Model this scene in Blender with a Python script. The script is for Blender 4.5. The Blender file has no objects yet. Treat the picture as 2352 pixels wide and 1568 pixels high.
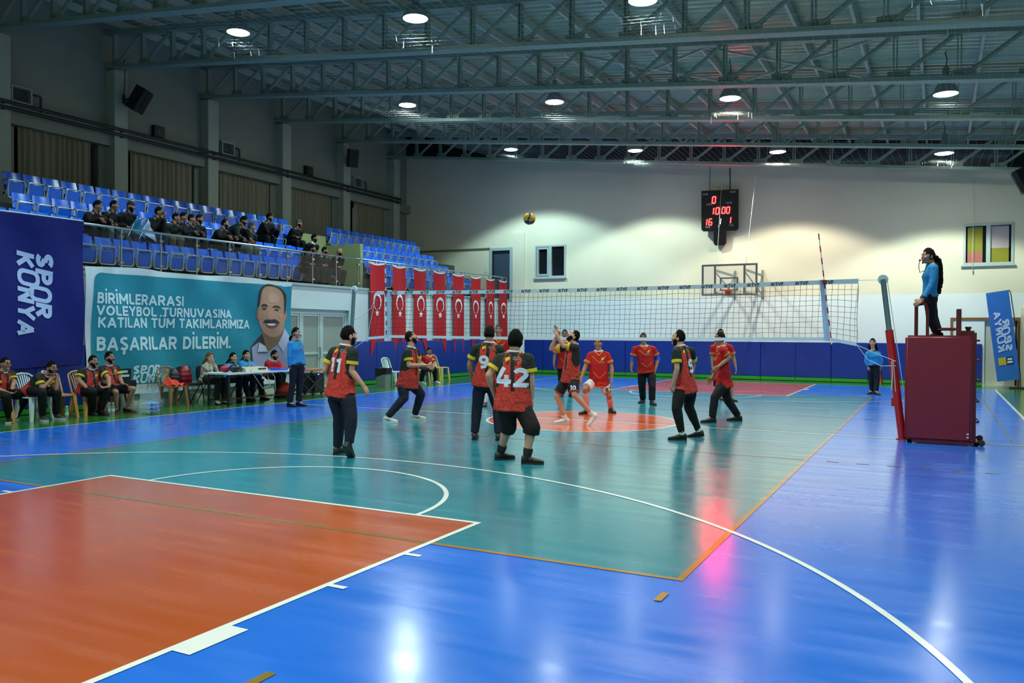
import bpy, bmesh, math, random
import numpy as np
from mathutils import Vector, Matrix, Quaternion
from mathutils.bvhtree import BVHTree
random.seed(7)
S = bpy.context.scene
COL = S.collection
PI = math.pi

# ---------------------------------------------------------------- camera, world, exposure, lights
CAM = np.array([6.025, -14.4364, 1.6852])
YAW, PITCH, ROLL, FPX = -0.4804, -0.0121, 0.0046, 1883.1
def cam_axes():
    cy, sy, cp, sp = math.cos(YAW), math.sin(YAW), math.cos(PITCH), math.sin(PITCH)
    f = np.array([sy*cp, cy*cp, sp]); r = np.array([cy, -sy, 0.0]); u = np.cross(r, f)
    c, s = math.cos(ROLL), math.sin(ROLL)
    return c*r+s*u, -s*r+c*u, f
RT, UP, FW = cam_axes()
cd = bpy.data.cameras.new('camera'); cam = bpy.data.objects.new('camera', cd); COL.objects.link(cam)
cd.sensor_width = 36.0; cd.lens = FPX/2352*36.0; cd.clip_start = 0.1; cd.clip_end = 200
cam.matrix_world = Matrix([[RT[i], UP[i], -FW[i], CAM[i]] for i in range(3)]+[[0, 0, 0, 1]])
S.camera = cam
S.view_settings.view_transform = 'Standard'; S.view_settings.look = 'None'
S.view_settings.exposure = 0.24; S.view_settings.gamma = 1.0
S.cycles.use_denoising = True
S.cycles.use_adaptive_sampling = True; S.cycles.adaptive_threshold = 0.08
S.cycles.max_bounces = 5; S.cycles.diffuse_bounces = 4; S.cycles.glossy_bounces = 2
S.cycles.transmission_bounces = 3; S.cycles.transparent_max_bounces = 6
S.cycles.sample_clamp_indirect = 4.0; S.cycles.caustics_reflective = False; S.cycles.caustics_refractive = False
w = bpy.data.worlds.new('night'); S.world = w; w.use_nodes = True
w.node_tree.nodes['Background'].inputs[0].default_value = (0.012, 0.02, 0.026, 1)
w.node_tree.nodes['Background'].inputs[1].default_value = 0.35
LAMP_X = (-8.2, -3.35, 1.4, 6.1); LAMP_Y = (-14.1, -7.4, -0.7, 6.0, 12.7)
LAMP_COL = ((0.66, 1.0, 1.0), (0.78, 1.0, 0.90), (1.0, 0.95, 0.78), (0.85, 1.0, 0.86))
LAMP_W = {-14.1: 560, -7.4: 600, -0.7: 600, 6.0: 680, 12.7: 800}
def lamp_z(x): return 7.59-0.106*x
def ray(u, v):
    d = RT*((u-1176)/FPX)+UP*((784-v)/FPX)+FW
    return d
def G(u, v, z=0.0):
    d = ray(u, v); return Vector(CAM+d*((z-CAM[2])/d[2]))
def atX(u, v, x):
    d = ray(u, v); return Vector(CAM+d*((x-CAM[0])/d[0]))
def atY(u, v, y):
    d = ray(u, v); return Vector(CAM+d*((y-CAM[1])/d[1]))
def atD(u, v, dep):
    d = ray(u, v); return Vector(CAM+d*(dep/(d@FH)))
FH = np.array([FW[0], FW[1], 0.0]); FH /= np.linalg.norm(FH)
def depth(p): return float((np.array(p)-CAM)@FH)

# ---------------------------------------------------------------- materials
def srgb(h):
    h = h.lstrip('#'); v = [int(h[i:i+2], 16)/255 for i in (0, 2, 4)]
    return tuple((c/12.92 if c <= 0.04045 else ((c+0.055)/1.055)**2.4) for c in v)+(1.0,)
MATS = {}
def mat(name, col, rough=0.6, metal=0.0, var=0.0, vscale=6.0, bump=0.0, bscale=40.0, emit=None, estr=0.0, spec=0.5, coat=0.0, alpha=1.0, vstretch=(1, 1, 1)):
    if name in MATS: return MATS[name]
    m = bpy.data.materials.new(name); m.use_nodes = True
    nt = m.node_tree; b = nt.nodes['Principled BSDF']
    c = srgb(col) if isinstance(col, str) else tuple(col)
    b.inputs['Base Color'].default_value = c; b.inputs['Roughness'].default_value = rough
    b.inputs['Metallic'].default_value = metal; b.inputs['Specular IOR Level'].default_value = spec
    b.inputs['Coat Weight'].default_value = coat; b.inputs['Alpha'].default_value = alpha
    tc = nt.nodes.new('ShaderNodeTexCoord'); mp = nt.nodes.new('ShaderNodeMapping')
    mp.inputs['Scale'].default_value = vstretch
    nt.links.new(tc.outputs['Object'], mp.inputs[0])
    if var > 0:
        n = nt.nodes.new('ShaderNodeTexNoise'); n.inputs['Scale'].default_value = vscale; n.inputs['Detail'].default_value = 5
        nt.links.new(mp.outputs[0], n.inputs['Vector'])
        r = nt.nodes.new('ShaderNodeMapRange'); r.inputs[1].default_value = 0.3; r.inputs[2].default_value = 0.7
        r.inputs[3].default_value = 1-var; r.inputs[4].default_value = 1+var
        nt.links.new(n.outputs['Fac'], r.inputs[0])
        mx = nt.nodes.new('ShaderNodeMix'); mx.data_type = 'RGBA'; mx.blend_type = 'MULTIPLY'; mx.inputs[0].default_value = 1
        mx.inputs[6].default_value = c; nt.links.new(r.outputs[0], mx.inputs[7])
        nt.links.new(mx.outputs[2], b.inputs['Base Color'])
    if bump > 0:
        n2 = nt.nodes.new('ShaderNodeTexNoise'); n2.inputs['Scale'].default_value = bscale; n2.inputs['Detail'].default_value = 4
        nt.links.new(mp.outputs[0], n2.inputs['Vector'])
        bp = nt.nodes.new('ShaderNodeBump'); bp.inputs['Strength'].default_value = bump; bp.inputs['Distance'].default_value = 0.02
        nt.links.new(n2.outputs['Fac'], bp.inputs['Height']); nt.links.new(bp.outputs[0], b.inputs['Normal'])
    if emit:
        b.inputs['Emission Color'].default_value = srgb(emit) if isinstance(emit, str) else tuple(emit)+(1,)
        b.inputs['Emission Strength'].default_value = estr
    MATS[name] = m
    return m

# ---------------------------------------------------------------- mesh building
WM = {}
class MB:
    """collects shapes, then links them as ONE mesh object"""
    def __init__(self): self.v = []; self.f = []; self.mi = []; self.cur = 0
    def add(self, verts, faces, M=None):
        o = len(self.v)
        self.v += [tuple(M @ Vector(p)) if M is not None else tuple(p) for p in verts]
        self.f += [tuple(o+i for i in q) for q in faces]; self.mi += [self.cur]*len(faces)
        return self
    def box(self, x0, x1, y0, y1, z0, z1, M=None):
        v = [(x, y, z) for z in (z0, z1) for y in (y0, y1) for x in (x0, x1)]
        return self.add(v, [(0, 2, 3, 1), (4, 5, 7, 6), (0, 1, 5, 4), (2, 6, 7, 3), (0, 4, 6, 2), (1, 3, 7, 5)], M)
    def bar(self, a, b, wd, ht, up=(0, 0, 1)):
        a = Vector(a); b = Vector(b); d = b-a; L = d.length; d.normalize(); u = Vector(up)
        s = d.cross(u)
        if s.length < 1e-5: s = d.cross(Vector((1, 0, 0)))
        s.normalize(); u = s.cross(d)
        M = Matrix([[s[i], d[i], u[i], a[i]] for i in range(3)]+[[0, 0, 0, 1]])
        return self.box(-wd/2, wd/2, 0, L, -ht/2, ht/2, M)
    def tube(self, pts, r, n=8, cap=True, closed=False):
        P = [Vector(p) for p in pts]; k = len(P); rr = r if isinstance(r, (list, tuple)) else [r]*k
        prev = None; vs = []
        for i in range(k):
            t = (P[(i+1) % k]-P[i-1]) if closed else (P[min(i+1, k-1)]-P[max(i-1, 0)])
            t.normalize()
            if prev is None:
                a = Vector((0, 0, 1)) if abs(t.z) < 0.9 else Vector((1, 0, 0)); prev = t.cross(a).normalized()
            prev = (prev-t*prev.dot(t)).normalized(); q = t.cross(prev)
            vs += [P[i]+(prev*math.cos(2*PI*j/n)+q*math.sin(2*PI*j/n))*rr[i] for j in range(n)]
        fs = [(i*n+j, i*n+(j+1) % n, ((i+1) % k)*n+(j+1) % n, ((i+1) % k)*n+j) for i in range(k if closed else k-1) for j in range(n)]
        if cap and not closed: fs += [tuple(range(n))[::-1], tuple((k-1)*n+j for j in range(n))]
        return self.add(vs, fs)
    def lathe(self, prof, n=20, M=None, cap=True):
        vs = [(r*math.cos(2*PI*j/n), r*math.sin(2*PI*j/n), z) for r, z in prof for j in range(n)]
        k = len(prof)
        fs = [(i*n+j, i*n+(j+1) % n, (i+1)*n+(j+1) % n, (i+1)*n+j) for i in range(k-1) for j in range(n)]
        if cap: fs += [tuple(range(n))[::-1], tuple((k-1)*n+j for j in range(n))]
        return self.add(vs, fs, M)
    def sphere(self, c, r, n=14, m=9, M=None):
        rx, ry, rz = r if isinstance(r, (list, tuple)) else (r, r, r)
        vs = [(0, 0, -1)]+[(math.sin(PI*i/m)*math.cos(2*PI*j/n), math.sin(PI*i/m)*math.sin(2*PI*j/n), -math.cos(PI*i/m)) for i in range(1, m) for j in range(n)]+[(0, 0, 1)]
        vs = [(x*rx, y*ry, z*rz) for x, y, z in vs]
        if M is not None: vs = [tuple(M @ Vector(p)) for p in vs]
        vs = [(x+c[0], y+c[1], z+c[2]) for x, y, z in vs]
        fs = [(0, 1+(j+1) % n, 1+j) for j in range(n)]
        fs += [(1+i*n+j, 1+i*n+(j+1) % n, 1+(i+1)*n+(j+1) % n, 1+(i+1)*n+j) for i in range(m-2) for j in range(n)]
        t = 1+(m-1)*n; fs += [(t, 1+(m-2)*n+j, 1+(m-2)*n+(j+1) % n) for j in range(n)]
        return self.add(vs, fs)
    def prism(self, out, z0, z1, M=None):
        n = len(out); v = [(x, y, z0) for x, y in out]+[(x, y, z1) for x, y in out]
        return self.add(v, [tuple(range(n))[::-1], tuple(range(n, 2*n))]+[(i, (i+1) % n, n+(i+1) % n, n+i) for i in range(n)], M)
    def grid(self, nu, nv, fn, both=0.0):
        vs = [fn(i/nu, j/nv) for j in range(nv+1) for i in range(nu+1)]
        return self.add(vs, [(j*(nu+1)+i, j*(nu+1)+i+1, (j+1)*(nu+1)+i+1, (j+1)*(nu+1)+i) for j in range(nv) for i in range(nu)])
    def build(self, name, m, parent=None, smooth=False, local=False, kind=None, label=None):
        me = bpy.data.meshes.new(name)
        v = self.v
        if parent is not None and not local:
            Mi = WM[parent.name].inverted(); v = [tuple(Mi @ Vector(p)) for p in v]
        me.from_pydata(v, [], self.f); me.validate()
        ms = m if isinstance(m, (list, tuple)) else [m]
        for q in ms: me.materials.append(q)
        if len(ms) > 1 and len(me.polygons) == len(self.mi): me.polygons.foreach_set('material_index', self.mi)
        if smooth:
            me.polygons.foreach_set('use_smooth', [True]*len(me.polygons))
            if smooth != 'all': me.set_sharp_from_angle(angle=0.7)
        return link(me, name, parent, kind, label)
def link(me, name, parent=None, kind=None, label=None):
    o = bpy.data.objects.new(name, me); COL.objects.link(o)
    if parent is not None: o.parent = parent; WM[o.name] = WM[parent.name].copy()
    else: WM[o.name] = Matrix()
    if kind: o['kind'] = kind
    if label: o['label'] = label
    return o
def thing(name, loc, label, cat, group=None, rz=0.0, kind=None):
    o = bpy.data.objects.new(name, None); COL.objects.link(o); o.empty_display_size = 0.1
    o.location = loc; o.rotation_euler = (0, 0, rz)
    WM[o.name] = Matrix.Translation(loc) @ Matrix.Rotation(rz, 4, 'Z')
    return tag(o, label, cat, group, kind)
def tag(o, label, cat, group=None, kind=None):
    o['label'] = label; o['category'] = cat
    if group: o['group'] = group
    if kind: o['kind'] = kind
    return o
def dup(root, loc, rz=0.0, label=None, group=None):
    r = root.copy(); COL.objects.link(r); r.location = loc; r.rotation_euler = (0, 0, rz)
    if label: r['label'] = label
    if group: r['group'] = group
    WM[r.name] = Matrix.Translation(loc) @ Matrix.Rotation(rz, 4, 'Z')
    for ch in list(root.children):
        c = ch.copy(); COL.objects.link(c); c.parent = r; WM[c.name] = WM[r.name]
        for g in list(ch.children):
            d = g.copy(); COL.objects.link(d); d.parent = c; WM[d.name] = WM[r.name]
    return r
ORD = 'first second third fourth fifth sixth seventh eighth ninth tenth eleventh twelfth thirteenth fourteenth fifteenth sixteenth seventeenth eighteenth nineteenth twentieth'.split()
ORD += ['twenty-'+q for q in ORD[:9]]+['thirtieth']

# lettering: flat outlines turned into a list of points and triangles
def text2d(body, size=1.0, bold=0.0, shear=0.0, align='CENTER', sub=0.0, sx=1.0, space=1.0):
    cu = bpy.data.curves.new('t', 'FONT'); cu.body = body; cu.size = size; cu.offset = bold; cu.shear = shear
    cu.align_x = align; cu.resolution_u = 3; cu.space_character = space
    ob = bpy.data.objects.new('t', cu); TMP.collection.objects.link(ob)
    TMP.view_layers[0].update()
    me = bpy.data.meshes.new_from_object(ob.evaluated_get(TMP.view_layers[0].depsgraph), depsgraph=TMP.view_layers[0].depsgraph)
    bm = bmesh.new(); bm.from_mesh(me); bmesh.ops.triangulate(bm, faces=bm.faces[:])
    if sub > 0:
        for _ in range(4):
            es = [e for e in bm.edges if e.calc_length() > sub]
            if not es: break
            bmesh.ops.subdivide_edges(bm, edges=es, cuts=1); bmesh.ops.triangulate(bm, faces=bm.faces[:])
    bm.verts.index_update()
    v = [(p.co.x*sx, p.co.y) for p in bm.verts]; f = [tuple(q.index for q in t.verts) for t in bm.faces]
    bm.free(); bpy.data.meshes.remove(me); bpy.data.objects.remove(ob); bpy.data.curves.remove(cu)
    return v, f
TMP = bpy.data.scenes.new('scratch')
def finer(v, f, sub):
    bm = bmesh.new(); vs = [bm.verts.new((x, y, 0)) for x, y in v]
    for q in f:
        try: bm.faces.new([vs[i] for i in q])
        except ValueError: pass
    bmesh.ops.triangulate(bm, faces=bm.faces[:])
    for _ in range(7):
        es = [e for e in bm.edges if e.calc_length() > sub]
        if not es: break
        bmesh.ops.subdivide_edges(bm, edges=es, cuts=1); bmesh.ops.triangulate(bm, faces=bm.faces[:])
    bm.verts.index_update(); v = [(q.co.x, q.co.y) for q in bm.verts]; f = [tuple(a.index for a in q.verts) for q in bm.faces]; bm.free()
    return v, f
def poly2d(pts, sub=0.0):
    bm = bmesh.new(); bm.faces.new([bm.verts.new((x, y, 0)) for x, y in pts]); bmesh.ops.triangulate(bm, faces=bm.faces[:])
    if sub > 0:
        for _ in range(6):
            es = [e for e in bm.edges if e.calc_length() > sub]
            if not es: break
            bmesh.ops.subdivide_edges(bm, edges=es, cuts=1); bmesh.ops.triangulate(bm, faces=bm.faces[:])
    bm.verts.index_update()
    v = [(p.co.x, p.co.y) for p in bm.verts]; f = [tuple(q.index for q in t.verts) for t in bm.faces]; bm.free()
    return v, f
# heavy geometric lettering made of thick strokes (used on the banners)
def _arc(cx, cy, rx, ry, a0, a1, n=8): return [(cx+rx*math.cos(math.radians(a0+(a1-a0)*i/n)), cy+ry*math.sin(math.radians(a0+(a1-a0)*i/n))) for i in range(n+1)]
def _glyphs(t):
    h = t/2; T, Bm = 1-h, h; W = .78; R_ = W-h
    g = {'I': (t, [[(h, 0), (h, 1)]]), 'L': (.62, [[(h, 1), (h, h)], [(h, h), (.62, h)]]), 'E': (.66, [[(h, 0), (h, 1)], [(h, T), (.66, T)], [(h, .5), (.62, .5)], [(h, Bm), (.66, Bm)]]),
         'T': (.72, [[(0, T), (.72, T)], [(.36, T), (.36, 0)]]), 'V': (.86, [[(h*.7, 1), (.43, h*.6)], [(.43, h*.6), (.86-h*.7, 1)]]), 'Y': (.84, [[(h*.7, 1), (.42, .45)], [(.84-h*.7, 1), (.42, .45)], [(.42, .5), (.42, 0)]]),
         'A': (.9, [[(h*.7, 0), (.45, 1-h*.6)], [(.45, 1-h*.6), (.9-h*.7, 0)], [(.2, .3), (.7, .3)]]), 'N': (.82, [[(h, 0), (h, 1)], [(h, 1-h*.5), (.82-h, h*.5)], [(.82-h, 0), (.82-h, 1)]]),
         'M': (.98, [[(h, 0), (h, 1)], [(h, 1-h*.5), (.49, .3)], [(.49, .3), (.98-h, 1-h*.5)], [(.98-h, 0), (.98-h, 1)]]), 'K': (.8, [[(h, 0), (h, 1)], [(h, .42), (.76-h*.5, 1-h*.4)], [(.3, .56), (.78-h*.5, h*.3)]]),
         'Z': (.7, [[(0, T), (.7, T)], [(.7-h, T), (h, Bm)], [(0, Bm), (.7, Bm)]]), 'U': (W, [[(h, 1)]+_arc(W/2, .36, W/2-h, .36-h, 180, 360)+[(R_, 1)]]),
         'O': (.92, [_arc(.46, .5, .46-h, .5-h, 0, 360, 20)]), 'D': (.8, [[(h, 0), (h, 1)], [(h, T)]+_arc(.36, .5, .44-h, .5-h, 90, -90, 10)+[(h, Bm)]]),
         'P': (.74, [[(h, 0), (h, 1)], [(h, T)]+_arc(.42, .68, .32-h, .32-h, 90, -90)+[(h, .36+h)]]), 'R': (.78, [[(h, 0), (h, 1)], [(h, T)]+_arc(.44, .68, .32-h, .32-h, 90, -90)+[(h, .36+h)], [(.4, .42), (.78-h*.8, 0.02)]]),
         'B': (.74, [[(h, 0), (h, 1)], [(h, T)]+_arc(.42, .735, .29-h, .265-h, 90, -90)+[(h, .47+h)], [(h, .47+h)]+_arc(.43, .265+h*.5, .31-h, .265-h*.5, 90, -90)+[(h, Bm)]]),
         'S': (.72, [_arc(.36, .72, .36-h, .28-h, 30, 270, 10)+_arc(.36, .28+h*.0, .36-h, .28-h, 90, -150, 10)])}
    g.update({'1': (.5, [[(.06, .8), (.36, .9)], [(.36, 1), (.36, 0)]]), '4': (.84, [[(.46, 1), (.1, .3)], [(.02, .28), (.84, .28)], [(.6, .62), (.6, 0)]]), '2': (.76, [_arc(.37, .68, .27, .21, 165, -30, 10)+[(.14, .12)], [(.02, h), (.76, h)]]),
        '9': (.74, [_arc(.37, .67, .26, .22, 0, 360, 16), [(.63, .68), (.62, .45), (.5, .18), (.2, h)]]), '5': (.74, [[(.7, T), (.14, T)], [(.17, 1-h), (.15, .52)], _arc(.36, .34, .27, .23, 135, -150, 12)]),
        '0': (.74, [_arc(.37, .5, .25, .39, 0, 360, 18)]), '8': (.74, [_arc(.37, .73, .2, .17, 0, 360, 14), _arc(.37, .29, .25, .19, 0, 360, 16)]), '7': (.72, [[(0, T), (.72, T)], [(.66, T), (.28, 0)]])})
    g['İ'] = (t, g['I'][1]+[[(h, 1.16), (h, 1.16+t*.95)]]); g['Ü'] = (W, g['U'][1]+[[(W*.28, 1.14), (W*.28, 1.14+t*.9)], [(W*.72, 1.14), (W*.72, 1.14+t*.9)]])
    g['Ş'] = (.72, g['S'][1]+[[(.38, 0), (.42, -.18), (.28, -.24)]]); g['.'] = (t, [[(h, 0), (h, t)]]); g[' '] = (.34, [])
    return g
def digits2d(txt, hgt, t=.23, sub=.025):
    v, f, wd = strokes(txt, t, .1)
    return finer([((x-wd/2)*hgt, (y-.5)*hgt) for x, y in v], f, sub)
def strokes(txt, t=.2, gap=.1, cell=None):
    V, F, x, G_ = [], [], 0.0, _glyphs(t)
    for ch in txt:
        wd, lines = G_[ch]; k = (cell/wd if cell else 1)
        for L_ in lines:
            P = [Vector((x+a*k, b)) for a, b in L_]; n = len(P); closed = (P[0]-P[-1]).length < 1e-6 and n > 3
            lf, rt_ = [], []
            for i in range(n):
                a = P[i-1] if i else (P[-2] if closed else None); c = P[i+1] if i < n-1 else (P[1] if closed else None)
                d = ((P[i]-a).normalized() if a is not None else Vector((0, 0)))+((c-P[i]).normalized() if c is not None else Vector((0, 0))); d.normalize(); nn = Vector((-d.y, d.x))*t/2
                lf.append(P[i]+nn); rt_.append(P[i]-nn)
            o = len(V); V += [tuple(p) for p in lf+rt_]; F += [(o+n+i, o+n+i+1, o+i+1, o+i) for i in range(n-1)]
        x += wd*k+gap
    return V, F, x-gap
# ================================================================ SETTING
XL, YF, XR, YB = -9.85, 15.65, 10.6, -18.0
SLAB = 2.97
def zbot(x): return 7.42-0.11*x                   # underside of the roof trusses
# ---- floor and court paint
def floor_mat(name, col, rough=0.21, var=0.05):
    m = mat(name, col, rough=rough, var=var, vscale=0.9, bump=0.0, spec=0.7, coat=0.6)
    m.node_tree.nodes['Principled BSDF'].inputs['Coat Roughness'].default_value = 0.17
    nt = m.node_tree; b = nt.nodes['Principled BSDF']
    tc = nt.nodes.new('ShaderNodeTexCoord'); mp = nt.nodes.new('ShaderNodeMapping'); mp.inputs['Scale'].default_value = (0.35, 2.6, 1); mp.inputs['Rotation'].default_value = (0, 0, 0.25)
    n = nt.nodes.new('ShaderNodeTexNoise'); n.inputs['Scale'].default_value = 2.2; n.inputs['Detail'].default_value = 6
    r = nt.nodes.new('ShaderNodeMapRange'); r.inputs[1].default_value = 0.35; r.inputs[2].default_value = 0.7; r.inputs[3].default_value = rough-0.05; r.inputs[4].default_value = rough+0.09
    nt.links.new(tc.outputs['Object'], mp.inputs[0]); nt.links.new(mp.outputs[0], n.inputs['Vector']); nt.links.new(n.outputs['Fac'], r.inputs[0]); nt.links.new(r.outputs[0], b.inputs['Roughness'])
    n2 = nt.nodes.new('ShaderNodeTexNoise'); n2.inputs['Scale'].default_value = 3.0; n2.inputs['Detail'].default_value = 3
    bp = nt.nodes.new('ShaderNodeBump'); bp.inputs['Strength'].default_value = 0.018; bp.inputs['Distance'].default_value = 0.02
    nt.links.new(mp.outputs[0], n2.inputs['Vector']); nt.links.new(n2.outputs['Fac'], bp.inputs['Height']); nt.links.new(bp.outputs[0], b.inputs['Normal'])
    return m
F_GREEN = floor_mat('floor_green', '#27661f'); F_BLUE = floor_mat('floor_blue', '#196ce0'); F_TEAL = floor_mat('floor_teal', '#1c7c8e')
F_KEY = floor_mat('floor_rust', '#b0501a'); F_KEY2 = floor_mat('floor_rose', '#b8503a'); F_CIRC = floor_mat('floor_orange', '#d95a24')
F_WHITE = floor_mat('floor_white_line', '#e4ecec', var=0.03); F_ORANGE = floor_mat('floor_orange_line', '#a8752a', var=0.12); F_OLIVE = floor_mat('floor_olive_line', '#7c6a22', var=0.1)
floor = MB().box(-15.2, XR, YB, YF, -0.2, 0).build('floor', F_GREEN, kind='structure')
floor['label'] = 'glossy painted sports hall floor'; floor['category'] = 'floor'
def paint(name, polys, z, m):
    b = MB()
    for i, g in enumerate(polys):      # each stroke of paint lies a hair above the one before
        for p in (g if isinstance(g[0], list) else [g]): b.add([(x, y, z+i*5e-5) for x, y in p], [tuple(range(len(p)))])
    return b.build(name, m, floor, kind='structure')
def rect(x0, x1, y0, y1): return [(x0, y0), (x1, y0), (x1, y1), (x0, y1)]
def arc(cx, cy, r, a0, a1, n=72, wd=0.05):
    out = []
    for i in range(n):
        a, b = math.radians(a0+(a1-a0)*i/n), math.radians(a0+(a1-a0)*(i+1)/n)
        out.append([(cx+r*math.cos(a), cy+r*math.sin(a)), (cx+r*math.cos(b), cy+r*math.sin(b)), (cx+(r-wd)*math.cos(b), cy+(r-wd)*math.sin(b)), (cx+(r-wd)*math.cos(a), cy+(r-wd)*math.sin(a))][::-1])
    return out
paint('blue_zone', [rect(-7.5, 7.5, -14, 14)], 0.001, F_BLUE)
paint('teal_zone', [rect(-4.5, 4.5, -9, 9)], 0.002, F_TEAL)
paint('near_key', [rect(-2.45, 2.45, -14, -8.2)], 0.003, F_KEY)
paint('far_key', [rect(-2.45, 2.45, 8.2, 14)], 0.003, F_KEY2)
paint('centre_circle', [[(1.78*math.cos(2*PI*i/64), 1.78*math.sin(2*PI*i/64)) for i in range(64)]], 0.003, F_CIRC)
L = [rect(-7.55, -7.5, -14, 14), rect(7.5, 7.56, -14, 14), rect(-7.5, 7.5, 14, 14.05), rect(-7.5, 7.5, -14.05, -14)]
L += [rect(-7.5, 7.5, -0.025, 0.025)]+[arc(0, 0, 1.82, 0, 360)]
for s in (-1, 1):
    y0 = 8.2*s
    L += [rect(-2.47, -2.42, min(y0, 14*s), max(y0, 14*s)), rect(2.42, 2.47, min(y0, 14*s), max(y0, 14*s)), rect(-2.47, 2.47, y0-0.025, y0+0.025)]
    L += [arc(0, y0, 1.82, 0 if s < 0 else 180, 180 if s < 0 else 360)]
    L += [arc(0, s*(14-1.7), 6.63, (12 if s < 0 else 192), (168 if s < 0 else 348), 120)]
    for k in (-1, 1):
        L += [rect(*sorted((6.45*k, 6.5*k)), *sorted((14*s, s*10.95)))]
        x0, x1 = sorted((2.465*k, 2.6*k))
        L += [rect(x0, x1, *sorted((s*11.05, s*11.46))), rect(x0, x1, s*10.2-0.025, s*10.2+0.025), rect(x0, x1, s*9.33-0.025, s*9.33+0.025), rect(x0, x1, s*12.3-0.025, s*12.3+0.025)]
paint('white_lines', L, 0.0045, F_WHITE)
L = [rect(4.45, 4.5, -9, 9), rect(-4.5, -4.45, -9, 9), rect(-4.5, -2.47, -9, -8.95), rect(2.47, 4.5, -9, -8.95), rect(-4.5, -2.47, 8.95, 9), rect(2.47, 4.5, 8.95, 9), rect(-4.5, 4.5, -3.02, -2.98), rect(-4.5, 4.5, 2.98, 3.02)]
for s in (-3, 3):
    for k in range(6):
        L += [rect(4.73+0.36*k, 4.88+0.36*k, s-0.025, s+0.025), rect(-4.88-0.36*k, -4.73-0.36*k, s-0.025, s+0.025)]
for k in range(30): L += [rect(-6.15, -6.1, -8+0.72*k, -7.84+0.72*k)]
for sx in (-4.475, 4.475):
    for sy in (-1, 1): L += [rect(sx-0.025, sx+0.025, *sorted((sy*9.3, sy*9.48)))]
paint('orange_lines', L, 0.004, F_ORANGE)
paint('olive_lines', [rect(-2.42, 2.42, -9, -8.95), rect(-2.42, 2.42, 8.95, 9), rect(7.03, 7.06, 0.6, 13.6), rect(3.1, 3.16, -12.2, -11.42)], 0.0042, F_OLIVE)

# ---- walls
W_CREAM = mat('wall_cream', '#e2dcc3', 0.75, var=0.05, vscale=0.5, bump=0.06, bscale=60)
W_WHITE = mat('wall_white', '#dfe8e8', 0.6, var=0.04, vscale=0.6, bump=0.04, bscale=60)
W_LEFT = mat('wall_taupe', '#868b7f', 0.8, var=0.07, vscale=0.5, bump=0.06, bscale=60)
W_PIL = mat('pillar_lit_tone', '#a3aa9c', 0.75, var=0.05)  # wall tone made lighter for the light the pillar faces catch
W_STAND = mat('wall_stand_white', '#c3cccb', 0.6, var=0.05, vscale=0.6)
DARK = mat('dark_void', '#0a0c0e', 0.5)
def walled(name, axis, a0, a1, z0, z1, pos, th, holes, mats, split=None):
    """wall slab with rectangular openings; axis 'x' runs along x at y=pos, axis 'y' along y at x=pos"""
    A = sorted({a0, a1, *[h[0] for h in holes], *[h[1] for h in holes]}); A = [a for a in A if a0 <= a <= a1]
    Z = sorted({z0, z1, *([split] if split else []), *[h[2] for h in holes], *[h[3] for h in holes]}); Z = [q for q in Z if z0 <= q <= z1]
    b = MB()
    for i in range(len(A)-1):
        for j in range(len(Z)-1):
            ca, cz = (A[i]+A[i+1])/2, (Z[j]+Z[j+1])/2
            if any(h[0] < ca < h[1] and h[2] < cz < h[3] for h in holes): continue
            b.cur = 1 if (split and cz > split) else 0
            if axis == 'x': b.box(A[i], A[i+1], pos, pos+th, Z[j], Z[j+1])
            else: b.box(pos-th, pos, A[i], A[i+1], Z[j], Z[j+1])
    return b.build(name, mats, kind='structure')
walled('wall_far', 'x', -15.2, XR, 0, 11.2, YF, 0.3, [(-8.6, -7.24, 3.87, 5.18), (6.68, 8.07, 3.88, 5.19), (7.3, 8.2, 0.0, 2.1), (-10.7, -9.66, 2.97, 5.15)], [W_WHITE, W_CREAM], 2.98)
walled('wall_right', 'y', YB, YF, 0, 8.6, XR+0.3, 0.3, [], [W_WHITE, W_CREAM], 2.98)
walled('wall_near', 'x', -15.2, XR, 0, 11.2, YB-0.3, 0.3, [], [W_WHITE, W_CREAM], 2.98)
COLY = [-5.55, -2.22, 1.11, 4.44, 7.77, 11.1, 14.43]
holes = [(y+0.5, y+2.87, 4.0, 6.86) for y in COLY[:-1]]
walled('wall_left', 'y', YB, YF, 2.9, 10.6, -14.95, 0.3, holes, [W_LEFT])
b = MB().box(-15.3, -15.26, YB, YF, 3.5, 7.2); b.build('trim_1', DARK, kind='structure')
for y in COLY:
    b = MB().box(-14.97, -14.6, y-0.21, y+0.21, SLAB, 9.0); b.build('pillar', W_PIL, kind='structure')
b = MB().box(-15, -14.72, COLY[0], YF, 6.86, 7.18); b.build('trim_2', W_LEFT, kind='structure')
walled('wall_stand', 'y', YB, YF, 0, SLAB, XL, 0.3, [(2.75, 5.35, 0, 2.3)], [W_STAND])
b = MB().box(XL-0.35, XL+0.04, YB, YF, SLAB-0.02, SLAB+0.05); b.build('trim_3', mat('slab_edge', '#9aa39c', 0.7, var=0.1, vscale=2), kind='structure')
# pilaster on the far wall beside the stand
MB().box(-9.62, -9.06, YF-0.06, YF, 0, 5.75).build('trim_4', W_WHITE if False else W_CREAM, kind='structure')
MB().box(-9.63, -9.05, YF-0.065, YF, 0, 2.98).build('trim_5', W_WHITE, kind='structure')
MB().box(-15, -10.7, YF-0.05, YF+0.02, 5.13, 5.19).build('trim_6', mat('pipe_olive', '#6f6f52', 0.5), kind='structure')
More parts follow.
